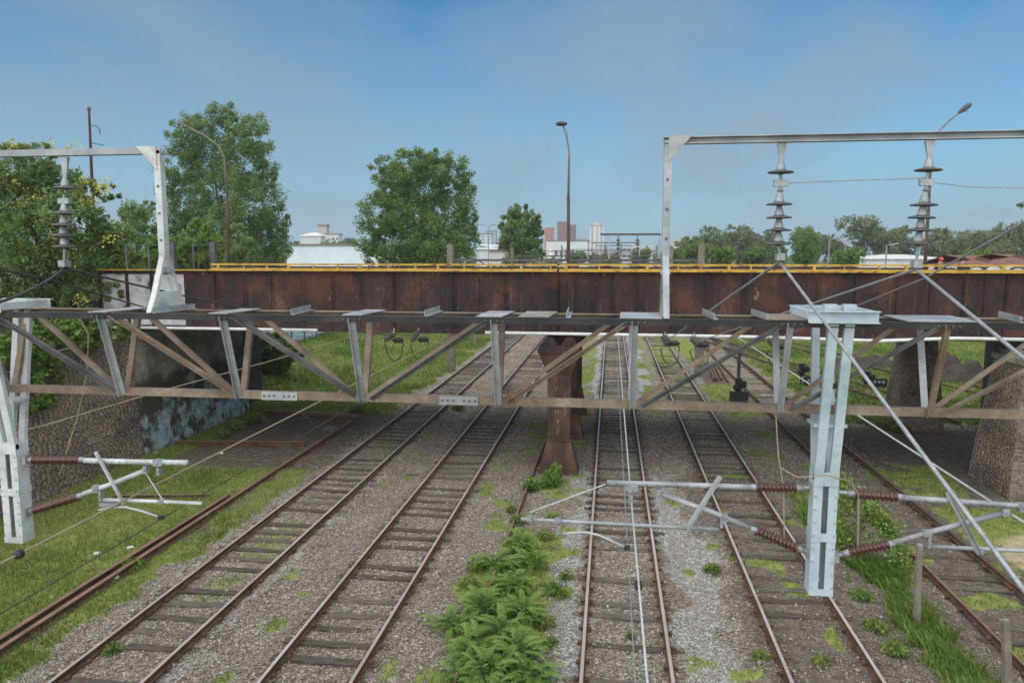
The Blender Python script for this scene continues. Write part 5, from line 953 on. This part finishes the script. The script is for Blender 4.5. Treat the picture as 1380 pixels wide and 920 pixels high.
# ailanthus-like thicket: each frond is a part
def frond_mesh(i, L=.62, pairs=11):
    r = random.Random(i); vs = []; fs = []; tt = []
    curve = lambda f: V((L * (f - .12 * f * f), 0, .18 * math.sin(f * 2.2) * L - .26 * f * f * L))
    for k in range(pairs + 1):
        f = .14 + .86 * k / pairs; p = curve(f); d = (curve(min(f + .02, 1.02)) - curve(f - .02)).normalized(); ll = .095 * (1.15 - .75 * abs(f - .45)) * r.uniform(.85, 1.15)
        for s in ((-1, 1) if k < pairs else (0,)):
            ax = (d * .45 + V((0, s, -.18 + r.uniform(-.15, .15)))).normalized() if s else d; nb = ax.cross(V((0, 0, 1))).normalized(); w_ = ll * .20; b = len(vs)
            vs += [p, p + ax * ll * .45 + nb * w_ - V((0, 0, .006)), p + ax * ll - V((0, 0, .018)), p + ax * ll * .45 - nb * w_ - V((0, 0, .006))]; fs.append((b, b + 1, b + 2, b + 3)); tt += [min(1, max(0, .38 + .4 * f + r.uniform(-.15, .15)))] * 4
    for k in range(6):
        p, q = curve(k / 6), curve((k + 1) / 6); b = len(vs); vs += [p + V((0, .005, 0)), p - V((0, .005, 0)), q - V((0, .004, 0)), q + V((0, .004, 0))]; fs.append((b, b + 1, b + 2, b + 3)); tt += [.8] * 4
    me = bpy.data.meshes.new('frond'); me.from_pydata([tuple(v) for v in vs], [], fs); me.materials.append(M['fern']); at_ = me.attributes.new('tint', 'FLOAT', 'POINT'); at_.data.foreach_set('value', tt); return me
FR = [frond_mesh(i, .40 + .05 * (i % 4), 10 + i % 4) for i in range(12)]
HS = .7
rr = random.Random(3)
spots = [(700, 735, .8, 20, 'at the back, nearest the rusty column'), (668, 760, .8, 20, 'second from the column, beside the disused rail'), (718, 757, .65, 14, 'at the back right, next to the pale ballast'), (690, 790, .9, 24, 'in the middle of the thicket'), (650, 822, .9, 24, 'on the left flank, lying over the disused rail'), (705, 828, .85, 22, 'on the right flank, middle'),
         (672, 858, 1.0, 28, 'near the front, tallest of the thicket'), (640, 882, .85, 22, 'at the front left'), (700, 888, 1.0, 28, 'at the front right'), (655, 912, .9, 22, 'cut off by the bottom edge, left'), (715, 918, .9, 22, 'cut off by the bottom edge, right'), (750, 790, .45, 9, 'small outlier creeping right towards the middle track'), (606, 838, .55, 10, 'small outlier left of the thicket'), (618, 915, .6, 10, 'small outlier by the bottom edge, left of the thicket')]
for px, py, h, nf, lb in spots:
    h *= HS; nf = int(nf * 1.9)
    c = at(px, py + 8, z=0); t = thing('pinnate_shrub', 'fern-like pinnate weed shrub ' + lb, 'shrub', (c.x, c.y, 0), 'pinnate weed thicket between the tracks')
    mb = MB()
    for k in range(4): mb.tube([(c.x + rr.uniform(-.05, .05), c.y + rr.uniform(-.05, .05), -.03), (c.x + rr.uniform(-.25, .25), c.y + rr.uniform(-.25, .25), h * rr.uniform(.5, .8))], [.014, .007], 5)
    mb.build('stem', M['bark'], t)
    ru = np.random.default_rng(int(px * 7 + py)); mu = int(520 * h); du = ru.normal(size=(mu, 3)) * np.array([.34, .40, .2]) * h; du[:, 2] = np.abs(du[:, 2]) + .06
    leaves('undergrowth', du + np.array([c.x, c.y, 0]), .13, .32, M['fern'], t, int(px + py), .25, up=.8, kind='stuff')
    for k in range(nf):
        o = link(bpy.data.objects.new('frond', rr.choice(FR))); o.parent = t; a_ = rr.uniform(0, 6.28); q = rr.random() ** .5
        o.location = (math.cos(a_) * .25 * q, math.sin(a_) * .30 * q, h * rr.uniform(.22, .85) * (1 - .45 * q)); o.rotation_euler = (rr.uniform(-.25, .25), rr.uniform(-.75, .15), a_ + rr.uniform(-.7, .7)); o.scale = (rr.uniform(.7, 1.15),) * 3
# far tree line on the right
ORD = ['first', 'second', 'third', 'fourth', 'fifth', 'sixth', 'seventh', 'eighth', 'ninth', 'tenth', 'eleventh', 'twelfth', 'thirteenth', 'fourteenth']
def far_tree(label, px, top, hw, Y, mt, seed, n=7000, group='trees of the far tree line on the right', bot=352):
    r = np.random.default_rng(seed); lob = []; hgt = bot - top
    for k in range(16):
        f = r.random(); lob.append((px + r.uniform(-1, 1) * hw * (.35 + .5 * math.sin(math.pi * min(1, f + .25))), top + hw * .30 + f * (hgt - hw * .3), hw * r.uniform(.30, .52)))
    lob.append((px + r.uniform(-.2, .2) * hw, top + hw * .26, hw * .26)); tree('far_tree', label, lob, Y, -.6, n, 0.0026 * Y, .7, M[mt], seed, group, clump=.9, nc=22, trunk_r=.35, limbs=4, tint=.45)
for i, (px, tp, hw, Y_, mt) in enumerate([(926, 319, 17, 210, 'gum2'), (963, 305, 24, 240, 'gum'), (1000, 304, 26, 230, 'gum'), (1030, 312, 20, 250, 'gum'), (1090, 306, 24, 230, 'gum'), (1122, 316, 20, 260, 'gum'), (1160, 291, 26, 220, 'gum'), (1190, 308, 22, 235, 'gum2'), (1216, 305, 22, 245, 'gum'), (1262, 308, 24, 240, 'gum2'), (1296, 311, 26, 250, 'gum2'), (1330, 312, 26, 235, 'gum2'), (1362, 303, 26, 200, 'gum'), (1396, 296, 28, 190, 'gum')]):
    far_tree(ORD[i] + ' tree from the left in the far tree line right of the tall portal post', px, tp, hw, Y_, mt, 100 + i)
for i, (px, tp, hw, Y_, mt, lb) in enumerate([(940, 330, 20, 150, 'lime', 'bright bush at the left end of the far tree line, next to the portal post'), (975, 334, 18, 140, 'lime', 'bright bush just right of the far gantry mast'), (1012, 333, 16, 150, 'poplar2', 'rounded mid green bush left of the straight insulator string'), (1046, 330, 16, 145, 'poplar', 'dark rounded bush behind the straight insulator string'),
                                             (1085, 312, 28, 150, 'poplar2', 'big light green tree just right of the straight insulator string'), (1140, 336, 20, 130, 'lime', 'yellow-green bush left of the white shed'), (1312, 336, 22, 110, 'lime', 'bright bush above the tiled roofs'), (905, 335, 16, 160, 'poplar2', 'low bush just right behind the portal post'), (862, 338, 14, 200, 'lime', 'bush between the far gantries, right'), (775, 340, 14, 190, 'poplar2', 'bush under the lone street lamp'), (815, 342, 16, 180, 'gum2', 'low scrub at the end of the tracks'), (1345, 330, 22, 150, 'gum', 'dark bush behind the second tiled roof')]):
    far_tree(lb, px, tp, hw, Y_, mt, 130 + i, 6000, 'bushes in front of the far tree line', 356)
for i, (px, tp, hw, Y_, mt, lb) in enumerate([(448, 323, 14, 300, 'poplar', 'dark bush on the skyline above the white warehouse'), (398, 324, 8, 300, 'gum', 'small dark tree beside the left poplar above the warehouse'), (470, 320, 8, 420, 'gum', 'tiny skyline tree right of the white block'), (745, 345, 10, 140, 'lime', 'bright shrub by the tracks under the tower blocks'), (690, 346, 14, 130, 'lime', 'bright low bush at the foot of the small poplar')]):
    far_tree(lb, px, tp, hw, Y_, mt, 160 + i, 1200, None, tp + 14)
tree('leafy_branch_tree', 'tree at the right edge with only a leafy branch tip in view', [(1392, 268, 16), (1398, 285, 14), (1420, 275, 26), (1430, 310, 28), (1425, 340, 26)], 70, 0, 5000, .3, .6, M['gum'], 190, None, clump=.7, nc=24, trunk_r=.3)
for k, (xa_, xb_, Y_, h_) in enumerate([(-400, -90, 330, 12), (-60, 60, 700, 10), (60, 500, 330, 9)]):
    n_ = 9000; r = np.random.default_rng(200 + k); x_ = r.uniform(xa_, xb_, n_); y_ = Y_ + r.uniform(0, 30, n_); hh = h_ * (.45 + .6 * vn(x_, y_ * 0, 14, k)); z_ = r.random(n_) * hh - .5
    o = leaves('far_wood', np.stack([x_, y_, z_], 1), 2.2 if Y_ < 500 else 4, .8, M['gum'], None, 210 + k, kind='stuff'); tag(o, ['distant belt of trees on the left skyline', 'distant belt of trees at the end of the tracks', 'distant belt of trees behind the right tree line'][k], 'wood')
# ------------------------------------------------------------------ people on the bridge
def person(px, top, Y, zf, label, shirt, hair, capped):
    a = at(px, top, Y=Y); h = a.z - zf; x = a.x; s = h / 1.72; t = thing('person', label, 'person', (x, Y, zf))
    J = [(0, 0, .92), (0, 0, 1.15), (0, 0, 1.38), (0, -.01, 1.48), (0, -.03, 1.56), (0, -.035, 1.66), (-.19, 0, 1.37), (-.26, -.05, 1.10), (-.20, -.25, 1.02), (.19, 0, 1.37), (.26, -.05, 1.10), (.20, -.25, 1.02), (-.10, 0, .88), (-.11, -.02, .48), (-.11, .02, .07), (-.11, -.14, .04), (.10, 0, .88), (.11, -.02, .48), (.11, .02, .07), (.11, -.14, .04)]
    E_ = [(0, 1), (1, 2), (2, 3), (3, 4), (4, 5), (2, 6), (6, 7), (7, 8), (2, 9), (9, 10), (10, 11), (0, 12), (12, 13), (13, 14), (14, 15), (0, 16), (16, 17), (17, 18), (18, 19)]
    rad = [.15, .14, .15, .06, .085, .075, .065, .05, .035, .065, .05, .035, .09, .06, .045, .035, .09, .06, .045, .035]
    me = bpy.data.meshes.new('tmp'); me.from_pydata([V(j) * s for j in J], E_, []); ob = link(bpy.data.objects.new('tmp', me)); md = ob.modifiers.new('s', 'SKIN'); ob.modifiers.new('u', 'SUBSURF').levels = 2
    for i, v in enumerate(me.skin_vertices[0].data): v.radius = (rad[i] * s * (1.15 if i in (1, 2) else 1), rad[i] * s * .9); v.use_root = i == 0
    dg = bpy.context.evaluated_depsgraph_get(); m2 = bpy.data.meshes.new_from_object(ob.evaluated_get(dg)); bpy.data.objects.remove(ob); m2.materials.clear()
    o = finish('body', m2, [M['skin'], M[shirt], M['trousers']], t)
    for p in m2.polygons: z = p.center.z / s; p.material_index = 2 if z < .95 else (1 if z < 1.44 else 0); p.use_smooth = True
    mb = MB(); c = V((x, Y - .03 * s, zf + 1.60 * s)); mb.lathe(c + V((0, 0, .0)), (0, 0, 1), [(0, .10), (.05, .108), (.09, .10), (.125, .065), (.14, .01)], 14)
    if capped: mb.add([(c.x - .07, c.y - .08, c.z + .03), (c.x + .07, c.y - .08, c.z + .03), (c.x + .06, c.y - .19, c.z + .015), (c.x - .06, c.y - .19, c.z + .015), (c.x - .07, c.y - .08, c.z + .04), (c.x + .07, c.y - .08, c.z + .04), (c.x + .06, c.y - .19, c.z + .025), (c.x - .06, c.y - .19, c.z + .025)], [(3, 2, 1, 0), (4, 5, 6, 7), (0, 1, 5, 4), (1, 2, 6, 5), (2, 3, 7, 6), (3, 0, 4, 7)])
    mb.build('cap' if capped else 'hair', M[hair], t, True)
    mb = MB(); [mb.lathe(c + V((sx * .035, -.085 * s, -.02)), (0, -1, 0), [(0, .012), (.008, .006)], 6) for sx in (-1, 1)]; mb.box(tuple(c + V((0, -.098, -.05))), (.025, .03, .045)); mb.build('face_features', M['skin_dark'], t)
M['skin'] = mk('skin', [(.42, .25, .18), (.48, .30, .22)], 5, .6, 0, 0); M['skin_dark'] = mk('skin_shadow', [(.10, .05, .04), (.14, .08, .06)], 5, .6, 0, 0); M['dark_shirt'] = mk('dark_shirt', [(.02, .022, .03), (.04, .042, .05)], 5, .9, 0, .1); M['trousers'] = mk('trousers', [(.05, .06, .09), (.08, .09, .12)], 5, .9, 0, .1)
M['red_cap'] = mk('red_cap', [(.50, .05, .03), (.60, .07, .045)], 5, .7, 0, .05); M['hair_dark'] = mk('dark_hair', [(.012, .010, .009), (.03, .025, .02)], 12, .6, 0, .2)
person(1268, 347, 36.4, 6.45, 'person in a red cap behind the yellow guard rail on the bridge', 'dark_shirt', 'red_cap', True); person(1299, 347, 36.6, 6.45, 'dark-haired person in a dark top behind the yellow guard rail', 'dark_shirt', 'hair_dark', False)
# ------------------------------------------------------------------ thin haze in the air
hb = MB().box((0, 510, 22), (2020, 1160, 50)); hm_ = bpy.data.materials.new('thin_haze'); hm_.use_nodes = True; t_ = hm_.node_tree; t_.nodes.clear()
pv = N(t_, 'ShaderNodeVolumePrincipled'); pv.inputs['Color'].default_value = (.86, .92, 1, 1); pv.inputs['Density'].default_value = .00028; pv.inputs['Anisotropy'].default_value = .2
ov = N(t_, 'ShaderNodeOutputMaterial'); t_.links.new(pv.outputs[0], ov.inputs['Volume'])
hz_ = hb.build('haze', hm_); tag(hz_, 'thin pale haze in the air over the railway', 'haze', None, 'stuff')
